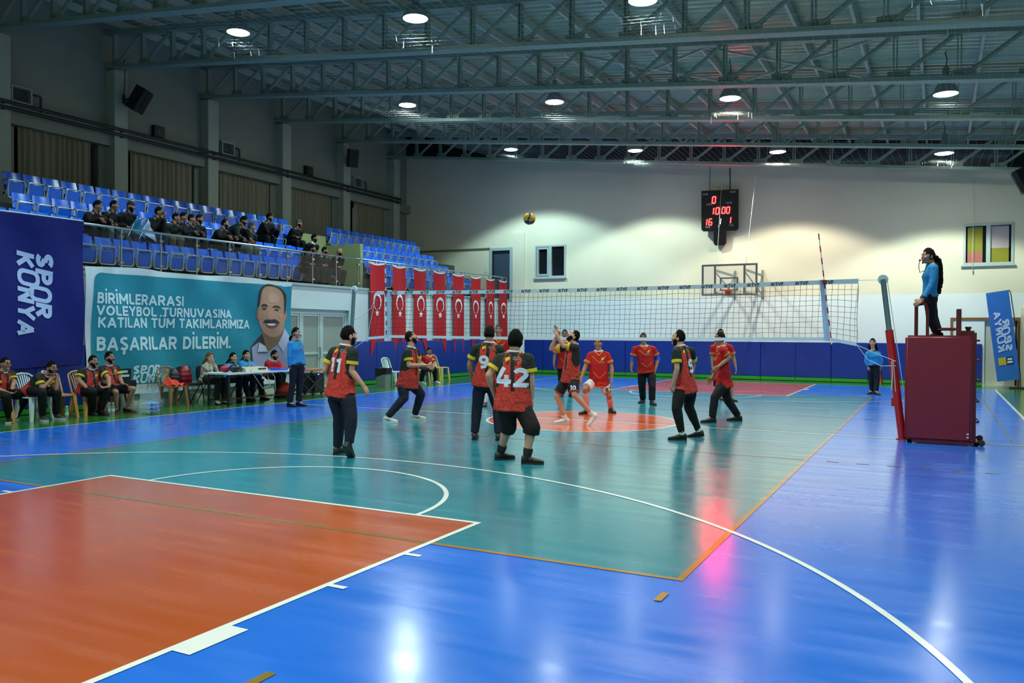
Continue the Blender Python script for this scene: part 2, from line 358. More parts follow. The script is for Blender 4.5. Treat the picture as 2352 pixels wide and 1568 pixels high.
# roof: corrugated sheets lying down the slope
ROOF = mat('roof_steel', '#a3ab92', 0.3, metal=0.15, var=0.08, vscale=1.2, vstretch=(0.4, 3, 1))
def roofz(x): return zbot(x)+1.30
b = MB(); n = int((YF+1-YB)/0.25); ys = []
for i in range(n):
    y = YB+i*0.25
    ys += [(y, 0), (y+0.09, 0), (y+0.125, 0.04), (y+0.215, 0.04)]
ys.append((YB+n*0.25, 0))
vs = [(x, y, roofz(x)+dz) for x in (-15.3, XR+0.3) for y, dz in ys]; k = len(ys)
b.add(vs, [(i, i+1, k+i+1, k+i) for i in range(k-1)])
b.build('ceiling', ROOF, kind='structure')
b = MB(); b.add([(x, y, zbot(x)+dz) for x, dz in ((-15.2, 0.24), (XR, 0.24), (XR, 1.28), (-15.2, 1.28)) for y in (YF-0.06, YF)], [(0, 2, 4, 6), (1, 7, 5, 3), (0, 1, 3, 2), (4, 5, 7, 6)]); b.build('trim_10', mat('roof_gap_shade', '#15130f', 0.9), kind='structure')  # added dark board: painted shade of the open gap above the far wall
# windows and doors of the far wall
ALU = mat('window_aluminium', '#b9c8c4', 0.4, metal=0.2); GLASSDK = mat('dark_window_glass', '#15191b', 0.08, spec=0.7)
def window(name, x0, x1, z0, z1, panes):
    r = thing(name, (x0, YF, z0), '', 'window', kind='structure'); del r['label']
    f = MB(); t = 0.07
    for q in ((x0, x1, z0, z0+t), (x0, x1, z1-t, z1), (x0, x0+t, z0+t, z1-t), (x1-t, x1, z0+t, z1-t)): f.box(q[0], q[1], YF-0.03, YF+0.12, q[2], q[3])
    f.box((x0+x1)/2-0.06, (x0+x1)/2+0.06, YF-0.03, YF+0.12, z0+t, z1-t)
    f.box(x0-0.06, x1+0.04, YF-0.09, YF-0.001, z0-0.05, z0)
    f.build('window_frame', ALU, r)
    for px0, px1, pz0, pz1, m in panes: MB().box(px0, px1, YF+0.05, YF+0.07, pz0, pz1).build('pane', m, r)
    MB().box(x0, x1, YF+0.2, YF+0.22, z0, z1).build('backing', DARK, r)
    return r
window('window_1', -8.6, -7.24, 3.87, 5.18, [(-8.55, -7.95, 3.92, 5.13, GLASSDK), (-7.9, -7.3, 3.92, 5.13, GLASSDK)])
r = bpy.data.objects['window_1']
f = MB()
for q in ((-8.5, -7.98, 3.95, 4.02), (-8.5, -7.98, 5.02, 5.09), (-8.5, -8.43, 4.02, 5.02), (-8.05, -7.98, 4.02, 5.02)): f.box(q[0], q[1], YF-0.05, YF+0.04, q[2], q[3])
f.build('sash', ALU, r)
P_Y = mat('panel_mustard', '#8a861f', 0.5); P_P = mat('panel_salmon', '#b4665f', 0.5); P_W = mat('panel_pale_pink', '#b7a8ac', 0.5)
window('window_2', 6.68, 8.07, 3.88, 5.19, [(6.8, 7.22, 4.28, 5.1, P_Y), (6.8, 7.22, 3.95, 4.28, P_P), (7.22, 7.3, 3.95, 5.1, GLASSDK), (7.42, 7.94, 4.4, 5.1, P_W), (7.42, 7.94, 3.95, 4.4, P_Y), (7.94, 8.0, 4.4, 5.1, GLASSDK)])
D_GREY = mat('door_grey_pvc', '#8f968c', 0.45); D_BLUE = mat('door_dark_blue', '#3c4a5a', 0.5)
r = thing('door_1', (-10.18, YF, 2.97), '', 'door', kind='structure'); del r['label']
f = MB(); f.box(-10.72, -10.6, YF-0.04, YF+0.15, 2.97, 5.05); f.box(-9.76, -9.64, YF-0.04, YF+0.15, 2.97, 5.05); f.box(-10.72, -9.64, YF-0.04, YF+0.15, 5.05, 5.17); f.build('frame', ALU, r)
MB().box(-10.6, -9.76, YF+0.08, YF+0.12, 2.97, 5.06).build('panel', D_BLUE, r)
MB().box(-10.6, -10.56, YF-0.02, YF+0.3, 2.97, 5.06).build('door_edge', mat('door_dark_edge', '#22282c', 0.5), r)
r = thing('door_2', (7.75, YF, 0), '', 'door', kind='structure'); del r['label']
BR = mat('door_trim_brown', '#7a5a34', 0.5)
f = MB(); f.box(6.34, 6.42, YF-0.03, YF+0.02, 1.0, 2.12); f.box(6.34, 8.27, YF-0.03, YF+0.02, 2.12, 2.2); f.box(8.2, 8.27, YF-0.03, YF+0.02, 0, 2.12); f.build('frame', BR, r)
MB().box(7.3, 8.14, YF+0.1, YF+0.14, 0.02, 2.1).build('panel', mat('door_cream', '#c9c8bd', 0.5), r)
MB().box(7.3, 8.2, YF+0.2, YF+0.24, 0, 2.12).build('backing', mat('door_recess', '#4a4c48', 0.6), r)
MB().box(7.3, 8.2, YF-0.02, YF+0.1, 0.0, 0.05).build('threshold', ALU, r)
MB().box(8.27, XR, YF-0.12, YF, 0, 2.5).build('trim_7', W_CREAM, kind='structure')
# double door under the stand
r = thing('door_3', (XL-0.15, 4.05, 0), '', 'door', kind='structure'); del r['label']
f = MB()
for y0, y1 in ((2.75, 2.85), (3.28, 3.38), (4.14, 4.22), (5.25, 5.35)): f.box(XL-0.22, XL-0.1, y0, y1, 0, 2.17)
f.box(XL-0.22, XL-0.1, 2.75, 5.35, 2.17, 2.3); f.build('frame', ALU, r)
for y0, y1 in ((2.85, 3.28), (3.38, 4.14), (4.22, 5.25)):
    p = MB().box(XL-0.2, XL-0.14, y0, y1, 0.02, 2.17).build('panel', D_GREY, r)
    q = MB(); t = 0.07
    for a in ((y0+t, y1-t, 0.02, 0.02+t), (y0+t, y1-t, 1.0, 1.0+t), (y0+t, y1-t, 2.17-t, 2.17), (y0, y0+t, 0.02, 2.17), (y1-t, y1, 0.02, 2.17)): q.box(XL-0.14, XL-0.12, *a)
    q.build('stile', ALU, p)
MB().tube([(XL-0.12, 4.1, 1.2), (XL-0.05, 4.1, 1.2), (XL-0.05, 4.1, 0.88), (XL-0.12, 4.1, 0.88)], 0.016).build('handle', mat('chrome', '#c8d0d0', 0.2, metal=1), r)
# terraces of the stand
CONC = mat('terrace_concrete', '#4a4d44', 0.8, var=0.12, vscale=2)
TIER = [(-10.95, SLAB), (-11.7, 3.45), (-12.45, 3.92), (-14.95, 4.5)]
b = MB(); x1 = XL
for (y0, y1) in ((YB, 6.25), (7.85, YF)):
    x1 = XL-0.31
    for x0, z in TIER:
        b.box(x0, x1, y0, y1, 2.6, z); x1 = x0
b.box(-14.95, XL-0.31, 6.25, 7.85, 2.6, SLAB-0.001)
b.build('trim_8', CONC, kind='structure')
PALE = mat('entrance_pale_green', '#8f9a6c', 0.7, var=0.05)
MB().box(-12.95, -11.3, 7.72, 7.86, SLAB, 4.62).box(-13.1, -12.9, 6.6, 7.86, SLAB, 4.95).build('trim_9', PALE, kind='structure')
# ---- roof trusses, purlins, lamps
STEEL = mat('truss_paint', '#85998a', 0.5, metal=0.0, var=0.06, vscale=3)
TRY = [-5.71, -2.38, 0.95, 4.28, 7.61, 10.94, 14.27]
def make_truss():
    r = thing('roof_truss', (0, 0, 0), '', 'roof truss', 'roof trusses', kind='structure')
    x0, x1 = -15.0, XR
    b = MB().bar((x0, 0, zbot(x0)+0.05), (x1, 0, zbot(x1)+0.05), 0.26, 0.09); k = 0
    nodes = [-14.64+1.165*i for i in range(22)]
    for x in nodes: b.box(x-0.15, x+0.28, -0.02, 0.02, zbot(x)+0.02, zbot(x)+0.24)
    b.build('bottom_chord', STEEL, r, local=True)
    MB().bar((x0, 0, zbot(x0)+1.0), (x1, 0, zbot(x1)+1.0), 0.2, 0.14).build('top_chord', STEEL, r, local=True)
    vm = None; d = -0.11*1.165
    for x in nodes:
        if vm is None:
            b = MB(); b.box(-0.045, -0.02, -0.06, 0.06, 0.05, 0.96); b.box(0.02, 0.045, -0.06, 0.06, 0.05, 0.96); o = b.build('vertical_strut', STEEL, r, local=True); vm = o.data
            b = MB().tube([(0.1, 0, 0.12), (1.06, 0, d+0.93)], 0.048, 8); o2 = b.build('diagonal_strut', STEEL, r, local=True); dm = o2.data
        else: o = link(vm, 'vertical_strut', r); o2 = link(dm, 'diagonal_strut', r) if x < 9.2 else None
        o.location = (x, 0, zbot(x))
        if o2: o2.location = (x, 0, zbot(x))
    return r
t0 = make_truss(); t0.location = (0, TRY[0], 0)
tl = ['just above the top edge, nearest the camera', 'crossing the top of the picture in front of the nearest lamps', 'behind the nearest visible row of lamps', 'just in front of the middle row of lamps', 'just behind the middle row of lamps', 'in front of the farthest row of lamps', 'against the far cream wall']
for i, y in enumerate(TRY):
    r = t0 if i == 0 else dup(t0, (0, y, 0))
    if i:
        for a, c in zip(t0.children, r.children): c.location = a.location
    r['label'] = 'grey-green steel lattice roof truss '+tl[i]
PUR = mat('purlin_galvanised', '#b3b5a4', 0.55, metal=0.0, var=0.1, vscale=4)
p0 = None
for i in range(22):
    x = -14.2+1.165*i; z = zbot(x)+1.14
    if p0 is None:
        b = MB(); b.box(-0.03, 0.03, YB+0.2, YF-0.05, -0.075, 0.13)
        p0 = b.build('roof_purlin', PUR, kind='structure', local=True); o = p0
    else: o = link(p0.data, 'roof_purlin', kind='structure')
    o.location = (x, 0, z); tag(o, 'galvanised purlin under the roof sheets, %s from the left wall' % ORD[i], 'purlin', 'roof purlins')
# X bracing between two trusses
for i, (x0, x1) in enumerate(((-2.2, 1.2), (1.2, 4.7))):
    b = MB(); b.bar((x0, 4.4, zbot(x0)+0.95), (x1, 7.5, zbot(x1)+0.95), 0.05, 0.05); b.bar((x0, 7.5, zbot(x0)+0.95), (x1, 4.4, zbot(x1)+0.95), 0.05, 0.05)
    tag(b.build('cross_brace', PUR, kind='structure'), 'crossed steel bracing rods between two roof trusses, '+('left' if i == 0 else 'right')+' pair', 'bracing')
BELL = mat('lamp_reflector', '#7d8a88', 0.45, metal=0.1); CAPM = mat('lamp_housing', '#8d9391', 0.4, metal=0.7); BLACKC = mat('black_cable', '#0c0d0e', 0.6)
LENS = {(-8.2, 6.0): 240.0, (-3.35, 6.0): 50.0, (1.4, 6.0): 40.0, (6.1, 12.7): 70.0}     # lamps of unequal brightness, set by their glare on the floor
def lamp(x, y, col, pw, label):
    z = lamp_z(x)
    r = thing('high_bay_lamp', (x, y, z), label, 'lamp', 'high bay lamps under the roof')
    MB().lathe([(0.262, 0.0), (0.262, 0.02), (0.235, 0.1), (0.19, 0.2), (0.12, 0.27), (0.08, 0.29)], 24, cap=False).lathe([(0.25, 0.0), (0.22, 0.1), (0.17, 0.2), (0.1, 0.26)], 24, cap=False).build('reflector', BELL, r, smooth=True, local=True)
    h = MB().lathe([(0.08, 0.28), (0.085, 0.34), (0.075, 0.36), (0.075, 0.55), (0.05, 0.6), (0.02, 0.62)], 16).build('housing', CAPM, r, smooth=True, local=True)
    zt = zbot(x)+1.14-z
    MB().tube([(0, 0, 0.6), (0.02, 0, 0.75), (-0.02, 0, 0.9), (0, 0, zt)], 0.012, 6).build('cable', BLACKC, h, local=True)
    c = [0.35+0.65*q for q in col]
    gm = mat('lamp_glow_%d_%d' % (int(col[2]*1000), LENS.get((x, y), 26.0)), '#ffffff', 0.3, emit=tuple(c), estr=LENS.get((x, y), 26.0))
    MB().lathe([(0.245, 0.012), (0.2, -0.012), (0.1, -0.022), (0.005, -0.025)], 24).build('lens', gm, r, smooth=True, local=True)
    ld = bpy.data.lights.new('lamp_light', 'SPOT'); ld.energy = pw; ld.color = col; ld.spot_size = math.radians(122); ld.spot_blend = 0.22; ld.shadow_soft_size = 0.16
    lo = bpy.data.objects.new('lamp_light', ld); COL.objects.link(lo); lo.parent = r; lo.location = (0, 0, -0.2)
cn = ['leftmost', 'second from the left', 'third from the left', 'rightmost']
rn = {-14.1: 'row behind the viewer', -7.4: 'row over the near court end', -0.7: 'row over the net', 6.0: 'middle row beyond the net', 12.7: 'farthest row, by the cream wall'}
for y in LAMP_Y:
    for i, x in enumerate(LAMP_X):
        lamp(x, y, LAMP_COL[i], LAMP_W[y], 'lit bell-shaped lamp, %s of the %s' % (cn[i], rn[y]))
# ================================================================ STAND: seats, rail, banners, flags, mats
CHROME = mat('chrome_tube', '#c3ccc6', 0.3, metal=0.35); BLUEP = mat('seat_blue_plastic', '#1464e4', 0.26, spec=0.6, var=0.06, vscale=8)
STEELP = mat('stainless_steel', '#b9bdbb', 0.22, metal=1.0); GREYB = mat('seat_bracket', '#2b3033', 0.5)
def rrect(w, h, r, n=4):
    out = []
    for cx, cy, a in ((w/2-r, h/2-r, 0), (-w/2+r, h/2-r, 90), (-w/2+r, -h/2+r, 180), (w/2-r, -h/2+r, 270)):
        out += [(cx+r*math.cos(math.radians(a+90*i/n)), cy+r*math.sin(math.radians(a+90*i/n))) for i in range(n+1)]
    return out
def make_seat():
    r = thing('stadium_seat', (0, 0, 0), '', 'stadium seat')
    b = MB()
    def back(u, v):
        w = 0.215-0.03*max(0, v-0.4); return (-0.13-0.10*v+0.03*(2*u-1)**2, (2*u-1)*w, 0.36+0.44*v)
    b.grid(8, 6, back); f = b.f[:]; n = len(b.v)
    b.v += [(x-0.02, y, z) for x, y, z in b.v]; b.f += [tuple(n+i for i in q[::-1]) for q in f]
    edge = [i for i in range(9)]+[i*9+8 for i in range(1, 7)]+[54+i for i in range(7, -1, -1)]+[i*9 for i in range(5, 0, -1)]
    b.f += [(edge[i-1], edge[i], n+edge[i], n+edge[i-1]) for i in range(len(edge))]; b.mi = [0]*len(b.f)
    b.build('backrest', BLUEP, r, smooth=True, local=True)
    b = MB(); o = rrect(0.34, 0.34, 0.05); M = Matrix.Translation((-0.02, 0, 0.385)) @ Matrix.Rotation(math.radians(6), 4, 'Y') @ Matrix(((0, 0, 1, 0), (1, 0, 0, 0), (0, 1, 0, 0), (0, 0, 0, 1)))
    b.prism(o, -0.03, 0.0, M).build('seat', BLUEP, r, smooth=True, local=True)
    b = MB(); b.tube([M @ Vector((x, y, 0.012)) for x, y in rrect(0.385, 0.4, 0.06, 4)], 0.016, 8, closed=True); b.build('seat_frame', CHROME, r, smooth=True, local=True)
    b = MB(); b.tube([(-0.15, -0.235, 0.55), (0.06, -0.235, 0.6), (0.09, -0.235, 0.57), (0.09, -0.235, 0.5), (-0.03, -0.235, 0.26), (-0.08, -0.235, 0.2)], 0.015, 8); b.build('armrest', CHROME, r, smooth=True, local=True)
    b = MB(); b.bar((-0.14, 0, 0.0), (-0.12, 0, 0.3), 0.05, 0.05); b.box(-0.2, -0.06, -0.2, 0.2, 0.26, 0.31); b.build('bracket', GREYB, r, local=True)
    return r
seat0 = make_seat(); used0 = [False]
def seat_row(x, z, y0, n, pitch, row, skip=()):
    for i in range(n):
        if i in skip: continue
        loc = (x, y0+pitch*i, z)
        if not used0[0]: r = seat0; r.location = loc; used0[0] = True
        else: r = dup(seat0, loc)
        WM[r.name] = Matrix.Translation(loc)
        r['label'] = 'blue flip-up stadium seat, %s from the left in %s' % (ORD[i], row); r['group'] = 'blue seats in '+row
SROWS = {'A': (-12.74, 4.5), 'B': (-12.0, 3.92), 'R': (-11.28, 3.45), 'C': (-10.58, SLAB)}
seat_row(*SROWS['A'], -3.0, 20, 0.462, 'the top row, long block')
seat_row(*SROWS['B'], -3.25, 19, 0.462, 'the second row down, long block')
seat_row(*SROWS['R'], -4.2, 21, 0.462, 'the third row down, long block')
seat_row(*SROWS['C'], -3.2, 20, 0.472, 'the front row behind glass, long block')
seat_row(*SROWS['A'], 8.1, 12, 0.462, 'the top row, far short block')
seat_row(*SROWS['B'], 8.3, 12, 0.462, 'the second row, far short block')
seat_row(*SROWS['R'], 8.3, 12, 0.462, 'the third row, far short block')
seat_row(*SROWS['C'], 8.3, 13, 0.472, 'the front row, far short block')
# rail with tinted glass
GL = mat('tinted_glass', '#4a403c', 0.05, spec=0.6, alpha=0.2)
rail = thing('stand_railing', (XL, 0, SLAB), 'stainless steel railing with tinted glass panels along the stand edge', 'railing')
MB().tube([(XL, YB+0.5, 3.9), (XL, YF-0.12, 3.9)], 0.028, 10).build('handrail', STEELP, rail, smooth=True)
py = [-5.57+1.03*i for i in range(21)]; py = [y for y in py if y < 15.4]+[15.5]
for i, y in enumerate(py):
    p = MB().tube([(XL, y, SLAB+0.04), (XL, y, 3.9)], 0.02, 8).build('rail_post', STEELP, rail, smooth=True)
    for z in (3.15, 3.72): MB().box(XL-0.02, XL+0.03, y-0.05, y+0.05, z-0.02, z+0.02).build('glass_clamp', STEELP, p)
    if i+1 < len(py):
        g = MB().box(XL-0.005, XL+0.005, y+0.035, py[i+1]-0.035, 3.07, 3.8).build('glass_panel', GL, rail)
        if i in (2, 4):
            v, f = text2d('KONYA\nBÜYÜKŞEHİR\nBELEDİYESİ', 0.1, 0.002); yc = (y+py[i+1])/2+0.05
            MB().add([(XL+0.009, yc+a, 3.58+c) for a, c in v], f).build('sticker', mat('glass_sticker', '#6f8a8c', 0.6, alpha=0.5), g)
def cloth_mat(name, col, rough=0.7): return mat(name, col, rough, var=0.05, vscale=3, bump=0.35, bscale=5, spec=0.3)
def decal(name, v, f, fn, m, parent, label=None):
    v, f = finer(v, f, 0.07)
    return MB().add([fn(x, y) for x, y in v], f).build(name, m, parent, smooth='all', label=label)
def rings(w, h, st):   # rounded square ring, origin at its lower left
    a = rrect(w, h, 0.3*h, 5); c = rrect(w-2*st, h-2*st, 0.16*h, 5); n = len(a)
    return [(x+w/2, y+h/2) for x, y in a+c], [(i, (i+1) % n, n+(i+1) % n, n+i) for i in range(n)]
def logo():
    V, F = [], []
    def put(v, f, dx, dy):
        o = len(V); V.extend((x+dx+0.18*y+0.18*dy, y+dy) for x, y in v); F.extend(tuple(o+i for i in q) for q in f)
    def word(w, dx, dy, t=.25):
        for ch in w:
            v, f, wd = strokes(ch, t); put([(x/wd*.86, y) for x, y in v], f, dx, dy); dx += .97
    word('SP', -.22, 1.1); put(*rings(0.94, 1.42, 0.24), 1.76, 0.68); word('R', 2.74, 1.1)
    word('K', 0, 0); put(*rings(0.98, 1.36, 0.24), 0.95, 0.0); word('NYA', 2.05, 0)
    return V, F
LOGO = logo()
NAVY = cloth_mat('banner_navy', '#08156a'); LOGOW = mat('banner_logo_white', '#aebfe6', 0.7); WHITEC = cloth_mat('banner_white', '#c6d2d8')
# navy banner hung over the rail
def navy_fn(y, z): return XL+0.15+0.03*math.sin(y*2.2+z*0.9)+0.015*math.sin(y*5+3*z)
b = thing('team_banner', (XL+0.08, -4.6, 0.9), 'tall navy blue hanging banner with white lettering running downwards', 'banner')
m = MB().grid(40, 30, lambda u, v: (navy_fn(-6.6+3.12*u, 0.86+3.03*v), -6.6+3.12*u+0.02*math.sin(v*6)*(u > 0.95), 0.86+0.12*u*(1-v)+3.05*v)); m.build('cloth', NAVY, b, smooth=True)
decal('lettering', *LOGO, lambda x, y: (navy_fn(-4.84+y*0.33, 3.21-x*0.335)+0.012, -4.84+y*0.335, 3.21-x*0.335), LOGOW, b)
MB().tube([(XL+0.07, -6.6, 3.93), (XL+0.12, -3.46, 3.93)], 0.02, 6).build('hem', WHITEC, b)
# teal banner tied below the rail
TEAL = cloth_mat('banner_teal', '#1f7f95')
def tz(y): return 3.02+0.03*math.sin(2.1*y)-0.0
def teal_x(y, z): return XL+0.13+0.03*math.sin(2.6*y+1.3*z)+0.065*max(0, z-1.6)*math.sin(5.5*y-2*z)*0.5+0.02*math.sin(4.1*y+3.3*z)
bt = thing('tournament_banner', (XL+0.1, -0.4, 0.3), 'wide teal banner with white border, white slogan and portrait of a smiling man', 'banner')
MB().grid(150, 60, lambda u, v: (teal_x(-3.46+6.16*u, 0.3+2.75*v), -3.46+6.16*u+0.1*(1-v)*(u < 0.2)*(0.2-u)*5, 0.27+(tz(-3.46+6.16*u)-0.27)*v)).build('cloth', WHITEC, bt, smooth=True)
def onteal(off): return lambda y, z: (teal_x(y, z)+off, y, z)
v, f = poly2d([(p[0]-0.42, p[1]+1.69) for p in rrect(5.72, 2.4, 0.18)], 0.15)
decal('teal_field', v, f, onteal(0.012), TEAL, bt)
decal('field_edge', [(2.302, 2.86), (2.698, 2.9), (2.698, 0.5), (2.302, 0.5)], [(0, 1, 2, 3)], onteal(0.0121), TEAL, bt)
def slogan(body, y0, y1, z0, h):
    v, f, wd = strokes(body, .21, .11); k = (y1-y0)/wd
    decal('lettering', [(y0+x*k, z0+y*h) for x, y in v], f, onteal(0.02), mat('banner_text', '#b9d3dc', 0.7), bt)
slogan('BİRİMLERARASI', -3.19, -0.95, 2.24, 0.235); slogan('VOLEYBOL TURNUVASINA', -3.19, 0.56, 1.985, 0.215)
slogan('KATILAN TÜM TAKIMLARIMIZA', -3.14, 1.17, 1.73, 0.225); slogan('BAŞARILAR DİLERİM.', -3.16, 0.5, 1.235, 0.30)
decal('lettering', *LOGO, lambda x, y: onteal(0.02)(-2.32+x*0.185, 0.5+y*0.19), mat('banner_text', '#b9d3dc', 0.7), bt)
v, f = poly2d([(-2.6+p[0], 0.72+p[1]) for p in rrect(0.5, 0.24, 0.02)]); decal('partner_logo', v, f, onteal(0.018), mat('print_black', '#0b0d10', 0.6), bt)
v, f = [(x, y) for a, b_, c_ in ((-.2, .03, .2), (-.16, -.06, .2)) for x, y in ((a, b_), (a+.36*c_/.2, b_), (a+.36*c_/.2, b_+.05), (a, b_+.05))], [(0, 1, 2, 3), (4, 5, 6, 7)]; decal('partner_mark', [(-2.6+x, 0.72+y) for x, y in v], f, onteal(0.025), mat('banner_text', '#b9d3dc', 0.7), bt)
for cx, cz, rr, c in ((-1.33, 0.62, 0.17, '#0f5a68'), (-1.4, 0.6, 0.085, '#8fa522'), (-1.4, 0.76, 0.035, '#8fa522'), (-1.24, 0.52, 0.05, '#8fa522')):
    v, f = poly2d([(cx+rr*math.cos(i*PI/10), cz+1.25*rr*math.sin(i*PI/10)) for i in range(20)]); decal('emblem', v, f, onteal(0.018+(0.17-rr)*0.08), mat('emblem_'+c[1:], c, 0.6), bt)
# the printed portrait (print coordinates: pixels of the picture inside a 120 x 230 field)
def pp(a, c): return (1.06+a/818*1.78, 3.045-c/1568*2.36-0.02*0)
por = [('jacket', '#2e2c34', [(60, 1190), (250, 960), (330, 1300), (420, 1568), (60, 1568)], 0.011),
 ('shirt', '#8f93b4', [(80, 1200), (205, 1105), (170, 1280), (215, 1185), (330, 1300), (600, 860), (690, 1010), (700, 1568), (100, 1568)], 0.012),
 ('neck', '#7d5c48', [(240, 940), (300, 1150), (350, 1280), (480, 1150), (605, 850), (560, 800), (260, 800)], 0.013),
 ('ear', '#a8705c', [(640, 540), (668, 580), (660, 680), (620, 750), (600, 640)], 0.0135), ('ear', '#8d5c4b', [(150, 530), (136, 590), (150, 690), (165, 745), (190, 640)], 0.0135),
 ('face', '#a87d66', [(170, 250), (200, 170), (270, 110), (380, 88), (500, 120), (590, 200), (630, 330), (625, 600), (605, 840), (540, 960), (440, 1030), (345, 1010), (255, 930), (190, 780), (165, 600), (158, 400)], 0.014),
 ('hair', '#2b211d', [(150, 520), (150, 330), (165, 210), (215, 140), (300, 95), (345, 85), (450, 92), (540, 140), (610, 220), (648, 300), (640, 530), (612, 640), (605, 540), (600, 330), (560, 200), (480, 130), (380, 118), (270, 140), (205, 220), (190, 360), (180, 480)], 0.0155),
 ('forehead', '#b08870', [(330, 280), (430, 230), (520, 300), (510, 400), (400, 430), (330, 400)], 0.0155),
 ('brow', '#241a16', [(195, 500), (230, 440), (310, 450), (320, 500), (260, 475)], 0.0165), ('brow', '#241a16', [(385, 490), (440, 455), (510, 470), (545, 520), (470, 490), (400, 505)], 0.0165),
 ('eye', '#3c2c24', [(210, 520), (260, 500), (305, 525), (260, 555)], 0.0165), ('eye', '#3c2c24', [(410, 530), (460, 512), (510, 540), (460, 565)], 0.0165),
 ('cheek', '#b28370', [(470, 620), (540, 580), (570, 640), (520, 710)], 0.0158), ('cheek', '#a47565', [(195, 620), (270, 600), (270, 690), (210, 710)], 0.0158),
 ('nose', '#ae7e6a', [(330, 520), (375, 520), (430, 660), (400, 710), (310, 705), (300, 660)], 0.016),
 ('moustache', '#2a1f1b', [(235, 770), (280, 705), (350, 725), (420, 700), (480, 735), (512, 785), (440, 770), (350, 772), (270, 775)], 0.017),
 ('mouth', '#7a3f3b', [(270, 775), (450, 775), (500, 785), (440, 850), (370, 870), (310, 850)], 0.0162), ('teeth', '#d5d6d2', [(290, 785), (450, 780), (400, 822), (320, 815)], 0.0168),
 ('collar', '#b6b9d2', [(205, 1110), (170, 1285), (215, 1190), (350, 1300), (300, 1180)], 0.0168), ('collar', '#a9adc9', [(480, 1150), (600, 860), (690, 1010), (570, 1290), (520, 1200)], 0.0165)]
def rounded(P, k):
    for _ in range(k): P = [(a[0]*w0+b_[0]*(1-w0), a[1]*w0+b_[1]*(1-w0)) for a, b_ in zip(P, P[1:]+P[:1]) for w0 in (.75, .25)]
    return P
for nm, c, pl, off in por:
    v, f = poly2d(rounded([pp(*q) for q in pl], 0 if nm in ('shirt', 'collar', 'jacket', 'neck') else 2), 0.25)
    decal('portrait_'+nm, v, f, onteal(0.016+(off-0.011)*3.2), mat('print_'+c[1:], c, 0.65), bt)
# eight long red flags with crescent and star
RED = cloth_mat('flag_red', '#b00f1c'); FWH = mat('flag_white', '#d8dde0', 0.7)
fy = [(6.24, 6.99), (7.44, 8.2), (8.68, 9.42), (9.92, 10.66), (11.2, 11.93), (12.5, 13.2), (13.65, 14.36), (14.75, 15.4)]
for i, (y0, y1) in enumerate(fy):
    r = thing('hanging_flag', (XL+0.06, (y0+y1)/2, 0.85), 'long red swallow-tailed flag with white crescent and star, %s' % ('nearest the double door' if i == 0 else 'in the corner by the far wall' if i == 7 else ORD[i]+' from the door'), 'flag', 'red flags hanging from the stand')
    W = (y1-y0)*1.0; zt = 3.84-0.012*i; ph = i*1.7
    def fx(y, z, ph=ph): return XL+0.07+0.02*math.sin(6*(y+ph)+0.8*z)+0.04*max(0, (3.9-z)/3)*0.5
    def pos(u, v, y0=y0, W=W, zt=zt, fx=fx):
        sl = 0.10*(1-v)*W*1.5; y = y0+W*u+sl*(0.3 if u < .5 else 0.3)
        zb = 0.85 if abs(u-0.5) >= 0.5 else 0.85+1.1*(1-abs(2*u-1))*0.62
        z = zb+(zt-0.05*math.sin(PI*u)-zb)*v
        return (fx(y, z), y, z)
    MB().grid(10, 24, pos).build('cloth', RED, r, smooth=True)
    MB().grid(10, 1, lambda u, v: tuple(Vector(pos(u, 1))+Vector((0.002, 0, -0.03+0.05*v)))).build('hem', FWH, r)
    cy = y0+W*0.5+0.02*W; cz = 2.62-0.0*i; R = W*0.3
    def crm(y, z, fx=fx): return (fx(y, z)+0.012, y, z)
    o = []; k = 24
    out = [(cy+R*math.sin(a), cz+R*1.25*math.cos(a)) for a in [math.radians(-150+300*j/k) for j in range(k+1)]]
    inn = [(cy+0.78*R*math.sin(a), cz-0.16*R+R*0.98*math.cos(a)) for a in [math.radians(-158+316*j/k) for j in range(k+1)]]
    MB().add([crm(*p) for p in out+inn], [(j, j+1, k+2+j, k+1+j) for j in range(k)]).build('crescent', FWH, r)
    st = [(cy+(0.13 if j % 2 == 0 else 0.052)*W/0.74*math.sin(j*PI/5), cz-1.62*R+(0.13 if j % 2 == 0 else 0.052)*W/0.74*math.cos(j*PI/5)) for j in range(10)]
    v, f = poly2d(st); decal('star', v, f, crm, FWH, r)
    MB().tube([(XL+0.04, cy, 3.9), (XL+0.06, cy, zt-0.06)], 0.006, 5).build('tie', FWH, r)
